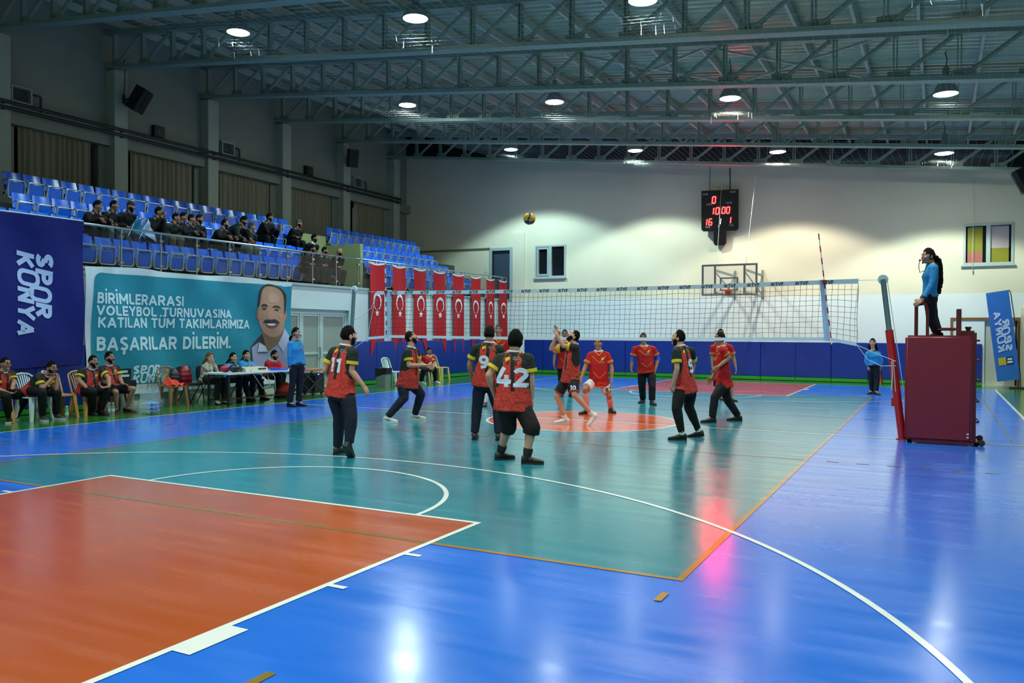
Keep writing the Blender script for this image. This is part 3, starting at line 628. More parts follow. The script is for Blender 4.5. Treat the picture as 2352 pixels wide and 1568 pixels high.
# padded wall mats
PADM = mat('mat_blue_vinyl', '#0a2c88', 0.38, var=0.05, vscale=2, bump=0.25, bscale=3, spec=0.5); PADG = mat('mat_green_strip', '#1f8a24', 0.5, var=0.08)
def wall_mat(a0, a1, wall, label):
    mid = (a0+a1)/2
    r = thing('wall_mat', (mid, YF-0.05, 0) if wall == 'far' else (XL+0.05, mid, 0), label, 'wall mat', 'blue padded mats along the %s wall' % wall)
    def bx(z0, z1, t, nm, m):
        b = MB(); o = rrect(a1-a0-0.012, z1-z0, 0.015, 2); zc = (z0+z1)/2
        if wall == 'far':
            for yy in (YF-t, YF-0.005): pass
            b.add([(mid+x, YF-t+(0.012 if k else 0), zc+z) for k in (0,) for x, z in rrect(a1-a0-0.03, z1-z0-0.02, 0.012, 2)]+[(mid+x, YF-t+0.015, zc+z) for x, z in o]+[(mid+x, YF-0.004, zc+z) for x, z in o], [])
            sgn = 1
        else:
            b.add([(XL+t, mid+x, zc+z) for x, z in rrect(a1-a0-0.03, z1-z0-0.02, 0.012, 2)]+[(XL+t-0.015, mid+x, zc+z) for x, z in o]+[(XL+0.004, mid+x, zc+z) for x, z in o], [])
        n = len(o); b.f = [tuple(range(n))]+[(k*n+i, k*n+(i+1) % n, (k+1)*n+(i+1) % n, (k+1)*n+i) for k in range(2) for i in range(n)]; b.mi = [0]*len(b.f)
        b.build(nm, m, r)
    bx(0.14, 1.36, 0.09, 'padding', PADM); bx(0.02, 0.14, 0.085, 'base_strip', PADG)
e = [-9.03+1.17*i for i in range(14)]+[7.24]
e = [-9.03, -8.2, -7.03, -5.86, -4.69, -3.52, -2.34, -1.17, 0.38, 1.57, 2.74, 3.9, 5.05, 6.2, 7.24]
for i in range(len(e)-1): wall_mat(e[i], e[i+1], 'far', 'blue padded mat on the far wall, %s from the left corner' % ORD[i])
e = [5.42, 6.6, 7.7, 8.8, 9.95, 11.1, 12.25, 13.4, 14.5, 15.5]
for i in range(len(e)-1): wall_mat(e[i], e[i+1], 'side', 'blue padded mat under the red flags, %s from the double door' % ORD[i])
e = [-7.9, -6.75, -5.6, -4.45, -3.3]
for i in range(4): wall_mat(e[i], e[i+1], 'side', 'blue padded mat behind the bench players, %s from the teal banner' % ORD[3-i])
# curtains in the window bays
CURT = mat('curtain_taupe', '#857f6b', 0.85, var=0.08, vscale=2, vstretch=(1, 6, 0.3))
for i, y in enumerate(COLY[1:6]):
    y0, y1 = y+0.45+(0.06 if i else 0.12), y+2.9-(0.3 if i == 0 else 0.12); y0 += 0.35 if i == 4 else 0
    f = lambda u, v, y0=y0, y1=y1, i=i: (-14.93+0.035*math.sin(u*75+2*math.sin(u*9+i))+0.012*math.sin(u*31+v*3), y0+(y1-y0)*u, 4.4+2.52*v)
    b = MB().grid(120, 6, f); o = b.build('curtain', CURT, smooth='all')
    tag(o, 'dull taupe pleated curtain in the %s window bay from the left' % ORD[i], 'curtain', 'curtains behind the top row')
    if i == 4:
        b = MB().grid(10, 10, lambda u, v: (-14.86+0.03*math.sin(9*u), 11.75+0.34*u*(1-0.5*abs(v-0.5)), 5.3+1.3*v+0.2*u)); b.build('loose_flap', mat('curtain_lining', '#8d8a80', 0.8), o, smooth='all')
    b = MB().box(-15.1, -15.05, y+0.55, y+2.8, 4.0, 6.86); b.build('window_pane', GLASSDK, kind='structure') if False else None
# pipes, vents, loudspeakers on the left wall
PIPE = mat('pipe_dark', '#20262a', 0.45)
for k, (z, nm) in enumerate(((7.33, 'upper'), (7.18, 'lower'))):
    b = MB().tube([(-14.52, YB+0.3, z), (-14.52, 14.6, z), (-14.62, 14.72, z)], 0.045, 8)
    o = b.build('heating_pipe', PIPE, smooth=True); tag(o, nm+' of the two dark heating pipes along the left wall', 'pipe', 'heating pipes')
    b = MB()
    for y in COLY: b.box(-14.61, -14.5, y-0.03, y+0.03, z-0.06, z+0.02)
    b.build('pipe_bracket', PIPE, o)
LOUV = mat('louver_white', '#9aa6a3', 0.5); BLK = mat('black_plastic', '#0d0f11', 0.5)
for i, y in enumerate((-1.6, 5.26, 12.1)):
    r = thing('air_vent', (-14.9, y, 7.45), 'white louvred air vent with bent pipe, %s' % ('nearest the camera', 'middle of three', 'nearest the far wall')[i], 'vent', 'louvred vents above the pipes')
    b = MB()
    for q in ((-0.27, -0.23, 7.49, 7.84), (0.23, 0.27, 7.49, 7.84), (-0.27, 0.27, 7.45, 7.49), (-0.27, 0.27, 7.84, 7.88)): b.box(-14.96, -14.8, y+q[0], y+q[1], q[2], q[3])
    b.build('frame', LOUV, r); b = MB()
    for k in range(8): b.add([(-14.82, y-0.23, 7.5+0.043*k), (-14.82, y+0.23, 7.5+0.043*k), (-14.86, y+0.23, 7.53+0.043*k), (-14.86, y-0.23, 7.53+0.043*k)], [(0, 1, 2, 3)])
    b.build('slats', LOUV, r); MB().box(-14.96, -14.93, y-0.24, y+0.24, 7.46, 7.86).build('backing', DARK, r)
    MB().tube([(-14.85, y+0.28, 7.75), (-14.85, y+0.5, 7.75), (-14.85, y+0.52, 7.72), (-14.85, y+0.52, 7.35)], 0.03, 6).build('pipe', PIPE, r, smooth=True)
for i, (y, z) in enumerate(((2.57, 7.64), (9.19, 7.62))):
    r = thing('wall_speaker', (-14.93, y, z), 'small square black wall speaker, %s' % ('between the first two curtains' if i == 0 else 'above the fourth curtain'), 'speaker', 'square black wall speakers')
    MB().box(-14.96, -14.8, y-0.18, y+0.18, z-0.17, z+0.17).build('cabinet', BLK, r); b = MB().lathe([(0.1, 0), (0.11, 0.015), (0.02, 0.02)], 16, Matrix.Translation((-14.8, y, z)) @ Matrix.Rotation(PI/2, 4, 'Y')); b.build('cone', PIPE, r)
def loudspeaker(loc, rz, tilt, label):
    r = thing('loudspeaker', loc, label, 'loudspeaker', 'black loudspeakers on wall brackets', rz)
    M = Matrix.Translation((0.42, 0, 0)) @ Matrix.Rotation(tilt, 4, 'Y')
    o = [(-0.2, -0.16), (0.1, -0.22), (0.2, -0.18), (0.2, 0.18), (0.1, 0.22), (-0.2, 0.16)]
    MB().prism(o, -0.34, 0.34, M).build('cabinet', BLK, r, local=True)
    b = MB(); b.box(0.2, 0.215, -0.16, 0.16, -0.3, 0.3, M); b.build('grille', mat('speaker_grille', '#15181a', 0.7), r, local=True)
    MB().box(-0.02, 0.02, -0.06, 0.06, -0.12, 0.12).bar((0, 0, 0), (0.32, 0, 0.02), 0.05, 0.05).build('bracket', BLK, r, local=True)
    MB().tube([(0.0, 0, 0.1), (0.02, 0.02, 0.6), (0, 0, 1.15)], 0.012, 5).build('cable', BLACKC, r, local=True)
loudspeaker((-14.5, 1.12, 8.2), 0.55, 0.5, 'black loudspeaker tilted down on the pillar nearest the camera')
loudspeaker((-14.5, 11.1, 8.35), -0.6, 0.25, 'black loudspeaker on the pillar near the far wall')
loudspeaker((XR-1.9 if False else 8.55, 13.0, 6.05), PI, 0.45, 'black loudspeaker at the right edge under the roof')
# ================================================================ COURT EQUIPMENT
REDP = mat('post_red_paint', '#a31218', 0.35, spec=0.6); POSTG = mat('post_grey_metal', '#6f8b8d', 0.3, metal=0.6); CORD = mat('cord_white', '#b9c9c9', 0.7); NETB = mat('net_black_cord', '#101214', 0.8)
TAPE = mat('net_tape_white', '#c3dbe6', 0.6); INK = mat('print_dark_ink', '#14161c', 0.6)
# net in the plane y = 0
TL, TR, BL, BRR = Vector((-4.81, 0, 2.545)), Vector((4.85, 0, 2.565)), Vector((-5.05, 0, 1.50)), Vector((4.80, 0, 1.47))
def netp(u, v):     # u 0 left .. 1 right, v 0 top .. 1 bottom
    x = (TL.x+(TR.x-TL.x)*u)*(1-v)+v*(-4.85+9.68*u)
    if u < 0.03: x -= 0.2*v*(1-u/0.03)
    z = 2.545+0.02*u-0.045*math.sin(PI*u)-v*(1.0-0.06*math.sin(PI*u)*0.3)
    if u > 0.955: z -= 0.09*v*(u-0.955)/0.045
    if u < 0.04: z -= 0.05*v*(0.04-u)/0.04
    return Vector((x, 0.012*math.sin(9*u+4*v)*v, z))
net = thing('volleyball_net', (0, 0, 1.4), 'black volleyball net with pale top tape stretched across the court', 'net')
b = MB(); nu = 97
for i in range(nu+1):
    u = i/nu; b.tube([netp(u, 0.06+0.9*j/8)+Vector((0.012*math.sin(i*1.3+j)*(0.5 if 0 < j < 8 else 0), 0, 0)) for j in range(9)], 0.0028, 4, cap=False)
for j in range(1, 10):
    b.tube([netp(i/60, 0.06+0.9*j/10)+Vector((0, 0, 0.008*math.sin(i*0.9+j*2))) for i in range(61)], 0.0028, 4, cap=False)
b.build('net_mesh', NETB, net)
def tape(name, v0, v1, dy, m):
    b = MB(); N = 80
    vs = [netp(i/N, v)+Vector((0, s, 0)) for i in range(N+1) for v, s in ((v0, -dy), (v1, -dy), (v1, dy), (v0, dy))]
    b.add(vs, [(i*4+k, i*4+(k+1) % 4, i*4+4+(k+1) % 4, i*4+4+k) for i in range(N) for k in range(4)]+[(0, 3, 2, 1), (N*4, N*4+1, N*4+2, N*4+3)])
    return b.build(name, m, net)
tt = tape('top_tape', -0.005, 0.068, 0.008, TAPE); tape('bottom_tape', 0.945, 1.0, 0.007, TAPE)
tv, tf = text2d('TVF', 0.082, 0.0022); cv, cf = poly2d([(0.036*math.cos(i*PI/8)-0.055, 0.027+0.027*math.sin(i*PI/8)) for i in range(16)])
RD1, RD2 = mat('roundel_maroon', '#3a2436', 0.6), mat('roundel_grey', '#7e8896', 0.6)
for k in range(24):
    x0 = -4.36+0.397*k
    if x0 > 4.75: break
    u = (x0-TL.x)/(TR.x-TL.x); zc = netp(u, 0.032).z-0.028
    slope = (netp(u+0.01, 0.03).z-netp(u-0.01, 0.03).z)/(0.02*(TR.x-TL.x))
    MB().add([(x0+x+0.03, -0.012, zc+z+x*slope) for x, z in tv], tf).build('lettering', INK, tt)
    c2 = MB(); c2.add([(x0+x*0.85-0.03, -0.012, zc+z) for x, z in cv], cf); c2.cur = 1; c2.add([(x0+x*0.55-0.046, -0.0135, zc+0.012+z*0.6) for x, z in cv], cf); c2.build('roundel', [RD1, RD2], tt)
for k, (xa, xb) in enumerate(((4.30, 4.40), (-4.50, -4.49))):
    u0 = (xa-TL.x)/(TR.x-TL.x); u1 = u0+(xb-xa)/9.66
    b = MB(); N = 10
    pts = [netp(u0+(u1-u0)*j/N, -0.01+1.01*j/N) for j in range(N+1)]
    b.add([p+Vector((s, d, 0)) for p in pts for s, d in ((-0.045, -0.014), (0.045, -0.014), (0.045, 0.014), (-0.045, 0.014))], [(i*4+q, i*4+(q+1) % 4, i*4+4+(q+1) % 4, i*4+4+q) for i in range(N) for q in range(4)])
    b.build('side_band', mat('side_band_blue', '#9cbfe2', 0.6), net)
ANR = mat('antenna_red', '#8e1a20', 0.5); ANW = mat('antenna_white', '#d5dcda', 0.5)
for k, (x0, x1, nm) in enumerate(((4.235, 4.455, 'right'), (-4.575, -4.535, 'left'))):
    r = MB(); w_ = MB()
    for j in range(18):
        t0, t1 = j/18, (j+1)/18
        p = lambda t: (x1+(x0-x1)*t, -0.025, 1.5+1.83*t)
        (r if j % 2 else w_).tube([p(t0), p(t1)], 0.011, 6)
    a = r.build('antenna', ANR, net); w_.build('antenna_white_band', ANW, a); MB().box(p(0.57)[0]-0.03, p(0.57)[0]+0.03, -0.04, 0.0, 2.5, 2.56).build('antenna_clip', ANR, a)
b = MB()
b.tube([netp(1, 0.02), (5.2, 0, 2.545)], 0.004, 5); b.tube([netp(0, 0.02), (-5.43, 0, 2.585)], 0.004, 5)
b.tube([netp(1, 0.98), (5.12, 0, 1.36), (5.42, -0.08, 1.24)], 0.005, 5); b.tube([netp(1, 0.98), (5.0, 0, 1.26), (5.2, -0.03, 1.16), (5.42, -0.08, 1.17)], 0.005, 5)
b.tube([netp(1, 0.05), (4.83, 0, 1.9), (4.85, 0, 1.56), (4.8, 0, 1.58), (4.8, 0, 2.0), netp(1, 0.08)], 0.004, 5)
b.tube([netp(0, 0.04), (-4.95, 0, 2.2), (-5.2, 0, 2.0), (-5.5, 0, 1.9)], 0.006, 5); b.tube([netp(0, 0.04), (-4.9, 0, 2.2), (-5.0, 0, 1.8), netp(0, 0.98)], 0.006, 5); b.tube([netp(0, 0.98), (-5.3, 0, 1.38), (-5.52, 0, 1.25)], 0.008, 5)
b.tube([(5.36, -0.075, 1.25), (5.37, -0.08, 1.0), (5.36, -0.08, 0.78)], 0.008, 5).tube([(5.38, -0.075, 1.25), (5.4, -0.08, 1.0), (5.42, -0.08, 0.76)], 0.006, 5)
b.build('rope', CORD, net)
def post(x0, x1, zsplit, ztop, label):
    r = thing('net_post', (x0, 0, 0), label, 'net post', 'posts holding the net')
    f = lambda z: (x0+(x1-x0)*z/ztop, 0, z)
    MB().tube([f(0), f(zsplit)], 0.06, 16).box(f(zsplit*0.32)[0]-0.1, f(zsplit*0.32)[0]-0.04, -0.03, 0.03, zsplit*0.3, zsplit*0.32+0.1).build('lower_tube', REDP, r, smooth=True)
    MB().tube([f(zsplit-0.02), f(ztop)], 0.042, 16).build('upper_tube', POSTG, r, smooth=True)
    MB().lathe([(0.075, -0.02), (0.08, 0), (0.075, 0.02)], 18, Matrix.Translation(f(ztop)) @ Matrix.Rotation(PI/2, 4, 'X')).build('pulley', TAPE, r)
    s = 1 if x0 > 0 else -1
    MB().tube([(f(ztop)[0]+0.06*s, -0.03, ztop), (f(0.5)[0]+0.1*s, -0.06, 0.6), (f(0.3)[0]+0.09*s, -0.06, 0.35)], 0.006, 5).build('winch_cord', CORD, r)
    MB().box(x0-0.09, x0+0.09, -0.09, 0.09, 0.0, 0.012).build('base_plate', REDP, r)
post(5.52, 5.215, 1.74, 2.55, 'leaning net post, red below and grey above, beside the umpire stand')
post(-5.62, -5.43, 0.9, 2.6, 'left net post with grey upper tube, behind player eleven')
# umpire stand
MAR = mat('stand_maroon_vinyl', '#760f22', 0.42, var=0.05, bump=0.1, bscale=8); MARP = mat('stand_maroon_paint', '#5a0f1c', 0.35)
st = thing('umpire_stand', (6.03, 0, 0), 'umpire stand with maroon pads, rungs and wheels beside the right net post', 'umpire stand')
def pad(x0, x1, y0, y1, z0, z1, nm):
    bm = bmesh.new(); bmesh.ops.create_cube(bm, size=1); bmesh.ops.scale(bm, vec=(x1-x0, y1-y0, z1-z0), verts=bm.verts); bmesh.ops.translate(bm, vec=((x0+x1)/2, (y0+y1)/2, (z0+z1)/2), verts=bm.verts)
    bmesh.ops.bevel(bm, geom=bm.edges[:], offset=0.035, segments=3, affect='EDGES')
    bm.verts.index_update(); v = [p.co[:] for p in bm.verts]; f = [tuple(q.index for q in p.verts) for p in bm.faces]; bm.free()
    return MB().add(v, f).build(nm, MAR, st, smooth=True)
pad(5.56, 6.47, -0.42, -0.32, 0.05, 1.655, 'near_pad'); pad(5.56, 5.66, -0.31, 0.42, 0.05, 1.655, 'court_pad'); pad(5.68, 6.47, 0.33, 0.43, 0.05, 1.655, 'far_pad')
b = MB(); b.box(5.6, 6.56, -0.4, -0.34, 0.01, 0.05).box(5.6, 6.56, 0.34, 0.4, 0.01, 0.05).box(5.6, 5.66, -0.4, 0.4, 0.01, 0.05).box(6.5, 6.56, -0.4, 0.4, 0.01, 0.05); b.build('base_frame', MARP, st)
b = MB().box(5.6, 6.5, -0.31, 0.31, 1.54, 1.6); b.build('platform', MARP, st)
for y in (-0.28, 0.28):
    MB().bar((6.5, y, 0.03), (6.5, y, 1.7), 0.05, 0.05).build('ladder_rail', MARP, st)
for z in (0.35, 0.66, 0.97, 1.28, 1.58): MB().tube([(6.48, -0.28, z), (6.56, -0.25, z), (6.565, 0, z), (6.56, 0.25, z), (6.48, 0.28, z)], 0.014, 8).build('rung', MARP, st, smooth=True)
for y in (-0.34, 0.34):
    wv = MB().lathe([(0.02, -0.03), (0.045, -0.025), (0.05, 0), (0.045, 0.025), (0.02, 0.03)], 16, Matrix.Translation((6.6, y, 0.05)) @ Matrix.Rotation(PI/2, 4, 'X')).build('wheel', mat('wheel_dark', '#2a0d14', 0.4), st, smooth=True); MB().bar((6.54, y, 0.05), (6.6, y, 0.05), 0.03, 0.05).build('fork', MARP, wv)
for y in (-0.26, 0.26):
    MB().tube([(5.7, y, 1.6), (5.7, y, 2.10), (5.72, y, 2.145), (5.8, y, 2.16), (5.84, y, 2.135), (5.86, y, 2.05), (5.86, y, 1.6)], 0.022, 10).build('guard_rail', MARP, st, smooth=True)
MB().bar((5.7, -0.26, 2.125), (5.7, 0.26, 2.125), 0.045, 0.045).build('hand_bar', MARP, st)
for y in (-0.2, 0.2): MB().bar((6.29, y, 1.58), (6.29, y, 2.06), 0.065, 0.065).build('seat_post', MARP, st)
b = pad(6.0, 6.28, -0.2, 0.2, 1.73, 1.775, 'seat_pad')
b = MB().box(6.32, 6.5, -0.14, 0.14, 1.6, 1.73); b.build('step_box', MARP, st); MB().lathe([(0.03, 0), (0.035, 0.03), (0.045, 0.035), (0.045, 0.06), (0.03, 0.065)], 14, Matrix.Translation((6.42, 0, 1.73))).build('cap', BLK, st)
b = MB()
for z in (0.12, 0.17): b.box(6.40, 6.43, -0.424, -0.42, z, z+0.02)
b.build('sticker', TAPE, st)
# ball in the air
ball = thing('volleyball', atD(1216, 502, 14.3), 'yellow and blue volleyball in flight above the net', 'ball')
b = MB(); b.sphere((0, 0, 0), 0.106, 32, 20); 
ca = np.array(b.v); fc = [np.mean([b.v[i] for i in q], axis=0) for q in b.f]
def blu(p):
    d = np.array(p)/0.106; a, c, e = d@RT, d@UP, -(d@FH)
    w1 = abs(a+0.08-0.16*math.sin(2.6*c)) < 0.15; w2 = c < -0.62+0.25*abs(a) and not (c < -0.9); w3 = e < -0.2 and abs(c) < 0.2
    return 1 if (w1 or w2 or w3) else 0
b.mi = [blu(p) for p in fc]
b.build('panels', [mat('ball_yellow', '#c9a71a', 0.45, bump=0.1, bscale=120), mat('ball_blue', '#10285e', 0.45, bump=0.1, bscale=120)], ball, smooth='all', local=True)
# scoreboard
sbm = mat('scoreboard_black', '#0b0507', 0.35); LED = mat('led_red', '#ff1408', 0.4, emit=(1.0, 0.0022, 0.0022), estr=140); LEDW = mat('led_white', '#ffffff', 0.4, emit=(0.9, 0.95, 1.0), estr=1.2); SBW = mat('scoreboard_print', '#a9a9ac', 0.6)
M = Matrix.Translation((-1.05, YF-0.3, 6.1)) @ Matrix.Rotation(math.radians(9), 4, 'Z') @ Matrix.Rotation(math.radians(5), 4, 'X')
sb = thing('scoreboard', (-1.05, YF-0.2, 5.38), 'black electronic scoreboard with red digits on the cream wall', 'scoreboard')
o = [(-0.65, -0.67), (-0.58, -0.74), (0.58, -0.74), (0.65, -0.67), (0.65, 0.72), (-0.65, 0.72)]
MX = M @ Matrix(((1, 0, 0, 0), (0, 0, -1, 0), (0, 1, 0, 0), (0, 0, 0, 1)))
MB().prism(o, -0.09, 0.05, MX).build('cabinet', sbm, sb)
MB().prism([(-0.22, -1.18), (-0.16, -1.26), (0.16, -1.26), (0.22, -1.18), (0.22, -0.75), (-0.22, -0.75)], -0.1, 0.04, MX).build('display_box', sbm, sb)
MB().bar(M @ Vector((-0.36, 0, 0.7)), (-1.42, YF-0.3, zbot(-1.42)+0.1), 0.02, 0.02).bar(M @ Vector((0.36, 0, 0.7)), (-0.7, YF-0.3, zbot(-0.7)+0.1), 0.03, 0.03).bar(M @ Vector((0, 0.08, 0.3)), (-1.05, YF, 6.4), 0.1, 0.1).build('hanger', BLK, sb)
SEG = {'a': ((0.0, 1), (0.5, 1)), 'b': ((0.5, 1), (0.5, 0.5)), 'c': ((0.5, 0.5), (0.5, 0)), 'd': ((0, 0), (0.5, 0)), 'e': ((0, 0), (0, 0.5)), 'f': ((0, 0.5), (0, 1)), 'g': ((0, 0.5), (0.5, 0.5))}
DIG = {'0': 'abcdef', '1': 'ef', '6': 'acdefg'}
def digits(txt, x, y, h, m, nm='led_digits'):
    b = MB(); cx = x
    for ch in txt:
        for s in DIG[ch]:
            (xa, ya), (xb, yb) = SEG[s]; a = Vector((xa*h*0.92, ya*h)); c = Vector((xb*h*0.92, yb*h)); d = (c-a).normalized(); n = Vector((-d.y, d.x)); t = h*0.07
            P = [a+d*t*0.6+n*t, a+d*t*0.1, a+d*t*0.6-n*t, c-d*t*0.6-n*t, c-d*t*0.1, c-d*t*0.6+n*t]
            b.add([MX @ Vector((cx+p.x+0.1*p.y, y+p.y, 0.056)) for p in P], [tuple(range(6))])
        cx += h*(0.36 if ch == '1' else 0.72)
    b.build(nm, m, sb)
digits('0', -0.27, 0.26, 0.23, LED); digits('10', -0.23, -0.135, 0.23, LED); digits('00', 0.07, -0.12, 0.22, LED); digits('16', -0.47, -0.52, 0.22, LED); digits('1', 0.37, -0.48, 0.22, LED); digits('1', 0.02, -0.505, 0.21, LEDW, 'set_digit')
for tx, x, y in (('HOME', -0.51, 0.56), ('GUEST', 0.46, 0.6), ('SCORE', -0.37, 0.195), ('SCORE', 0.32, 0.22), ('FOUL', -0.42, -0.62), ('SET', -0.03, -0.6), ('FOUL', 0.41, -0.58)):
    v, f = text2d(tx, 0.095, 0.002, sx=0.72); decal('lettering', v, f, lambda a, c: tuple(MX @ Vector((a+x, c+y, 0.054))), SBW, sb)
# basketball hoop on the far wall
FRM = mat('hoop_frame_grey', '#8d9592', 0.4, metal=0.3)
hp = thing('basketball_hoop', (-0.12, 14.2, 2.9), 'basketball backboard with grey frame and orange rim on wall arms', 'basketball hoop')
X0, X1, Z0, Z1, YBD = -1.03, 0.785, 2.905, 3.94, 12.8
def fr(x0, x1, z0, z1, y, t, nm):
    b = MB()
    for q in ((x0, x1, z0, z0+t), (x0, x1, z1-t, z1), (x0, x0+t, z0+t, z1-t), (x1-t, x1, z0+t, z1-t)): b.box(q[0], q[1], y-0.02, y+0.03, q[2], q[3])
    return b.build(nm, FRM, hp)
fr(X0, X1, Z0, Z1, YBD, 0.06, 'frame'); fr(-0.42, 0.17, 3.06, 3.5, YBD-0.012, 0.045, 'target_square')
MB().box(X0+0.05, X1-0.05, YBD-0.004, YBD+0.004, Z0+0.05, Z1-0.05).build('backboard', mat('backboard_clear', '#c9d2d0', 0.15, alpha=0.1), hp)
b = MB()
for x, xw in ((-0.6, -0.55), (0.36, 0.42)):
    b.bar((x, YBD+0.06, Z0), (x, YBD+0.06, Z1), 0.07, 0.06); b.bar((x, YBD+0.06, 3.75), (xw, YF-0.02, 3.72), 0.05, 0.07); b.bar((x, YBD+0.06, 3.0), (xw, YF-0.02, 2.98), 0.05, 0.07); b.bar((xw, YF-0.03, 2.9), (xw, YF-0.03, 3.92), 0.08, 0.06); b.bar((x, YBD+0.06, 3.7), (xw, YF-0.05, 3.02), 0.03, 0.03)
b.build('arm', FRM, hp)
ORG = mat('rim_orange', '#c2441a', 0.4)
b = MB().tube([(-0.125+0.225*math.cos(i*PI/10), YBD-0.38+0.225*math.sin(i*PI/10), 3.05) for i in range(20)], 0.011, 8, closed=True); b.box(-0.22, -0.03, YBD-0.16, YBD-0.02, 2.96, 3.06); b.build('rim', ORG, hp)
b = MB().tube([(-0.55, YBD+0.06, Z1), (-0.72, 14.2, 6.95)], 0.006, 5).tube([(0.4, YBD+0.06, Z1), (0.42, YBD+0.06, 4.15), (0.45, 14.2, 7.25)], 0.006, 5); b.build('hoist_cable', CORD, hp)
# feather banner by the right door, seen from behind
FB = thing('feather_banner', (8.1, 15.0, 0), 'blue upright flag banner with mirrored white lettering on a black foot', 'banner')
SKY = cloth_mat('feather_blue', '#2763b4')
def fbx(a, z):  # a across 0..1, z 0..1 upward
    x0, x1 = 7.63-0.335*z, 8.235-0.33*z
    return (x0+(x1-x0)*a, 15.02+0.03*math.sin(3*a+4*z), 0.2+2.74*z+0.1*a*z+0.09*a*(1-z))
MB().grid(10, 30, fbx).build('cloth', SKY, FB, smooth=True)
decal('lettering', *LOGO, lambda x, y: tuple(Vector(fbx(0.22+(y)*0.30, 0.32+x*0.093))+Vector((0, -0.012, 0))), LOGOW, FB)
for a0, a1, m, nm in ((0.17, 0.5, mat('badge_yellow', '#b3a01f', 0.6), 'badge'), (0.52, 0.8, mat('badge_dark', '#1d242c', 0.6), 'badge')):
    q = MB().add([tuple(Vector(fbx(a, z))+Vector((0, -0.01, 0))) for a, z in ((a0, 0.175), (a1, 0.18), (a1, 0.265), (a0, 0.26))], [(0, 1, 2, 3)]).build(nm, m, FB)
decal('badge_mark', [(-.1, -.05), (.1, -.05), (.1, 0), (-.1, 0), (-.08, .03), (.1, .03), (.1, .08), (-.08, .08)], [(0, 1, 2, 3), (4, 5, 6, 7)], lambda x, y: tuple(Vector(fbx(0.66+x*1.1, 0.215+y*0.4))+Vector((0, -0.014, 0))), TAPE, FB)
MB().tube([(7.91, 15.02, 3.04), (7.96, 15.03, 2.95), (8.1, 15.03, 1.9), (8.23, 15.03, 0.5), (8.25, 15.0, 0.05)], 0.014, 8).build('pole', BLACKC, FB, smooth=True)
MB().box(7.95, 8.6, 14.85, 15.1, 0, 0.05).build('foot', BLACKC, FB)
# ---- plastic chairs
def chair_proto(c, cname):
    m = mat('chair_'+cname, c, 0.4, spec=0.5); r = thing('plastic_chair', (0, 0, 0), '', 'chair')
    b = MB(); o = [(-0.2, -0.18), (-0.2, 0.18), (0.1, 0.22), (0.22, 0.19), (0.24, 0.1), (0.24, -0.1), (0.22, -0.19), (0.1, -0.22)]; b.prism(o[::-1], 0.42, 0.445); b.build('seat', m, r, local=True)
    b = MB(); arch = [(-0.19-0.16*t, 0.2*(1 if t < .8 else math.cos((t-.8)/.2*PI/2)), 0.43+0.43*(t if t < .8 else .8+.2*math.sin((t-.8)/.2*PI/2))) for t in [i/12 for i in range(13)]]
    arch += [(x, -y, z) for x, y, z in arch[::-1][1:]]
    b.tube(arch, 0.017, 8)
    for k in range(-3, 4): b.bar((-0.2, 0.035*k, 0.44), (-0.345, 0.045*k, 0.845-0.006*k*k), 0.02, 0.01)
    b.build('backrest', m, r, smooth=True, local=True)
    lm = None
    for sx, sy in ((1, 1), (1, -1), (-1, 1), (-1, -1)):
        b = MB(); x0, y0 = (0.18 if sx > 0 else -0.17), 0.17*sy; x1, y1 = x0+0.06*sx, y0+0.045*sy
        t0, t1 = 0.036, 0.022
        v = [(x0+a*t0, y0+c*t0, 0.43) for a, c in ((-1, -1), (1, -1), (1, 1), (-1, 1))]+[(x1+a*t1, y1+c*t1, 0.0) for a, c in ((-1, -1), (1, -1), (1, 1), (-1, 1))]
        b.add(v, [(0, 3, 2, 1), (4, 5, 6, 7)]+[(i, (i+1) % 4, 4+(i+1) % 4, 4+i) for i in range(4)]).build('leg', m, r, local=True)
    return r
CH = {}
def chair(col, cname, loc, rz, label, group='plastic chairs'):
    if cname not in CH: r = CH[cname] = chair_proto(col, cname); r.location = loc; r.rotation_euler.z = rz
    else: r = dup(CH[cname], loc, rz)
    WM[r.name] = Matrix.Translation(loc) @ Matrix.Rotation(rz, 4, 'Z'); r['label'] = label; r['group'] = group
    return r
chair('#c08a4a', 'tan', (-8.98, -5.72, 0), 0, 'tan plastic chair under the leftmost seated player'); chair('#c9d6d8', 'white', (-8.9, -5.03, 0), 0.05, 'white plastic chair under the player resting his chin on his fist')
chair('#c08a4a', 'tan', (-8.93, -4.52, 0), 0, 'empty tan plastic chair between two seated players'); chair('#c08a4a', 'tan', (-8.92, -3.93, 0), 0, 'tan plastic chair under the bearded player with hands on knees')
chair('#8a5f42', 'brown', (-8.95, -3.36, 0), 0, 'brown plastic chair under the player in black shorts'); chair('#8a5f42', 'brown', (-9.12, -1.72, 0), -0.15, 'brown plastic chair with an orange jacket on the seat')
gx = G(910, 886); chair('#bcd0c4', 'pale green', (gx.x-0.1, gx.y, 0), 0, 'pale greenish white plastic chair behind the grey bin')
g2 = G(985, 881)
chair('#c9b560', 'cream', (g2.x-0.35, g2.y+0.0, 0), 0, 'cream plastic chair under the seated man in red'); g3 = G(1030, 874); chair('#c9b560', 'cream', (-9.25, g3.y-0.4, 0), 0.05, 'empty cream plastic chair, nearer of the pair right of the seated man'); chair('#c9b560', 'cream', (-9.3, g3.y+0.25, 0), -0.05, 'empty cream plastic chair, farther of the pair right of the seated man')
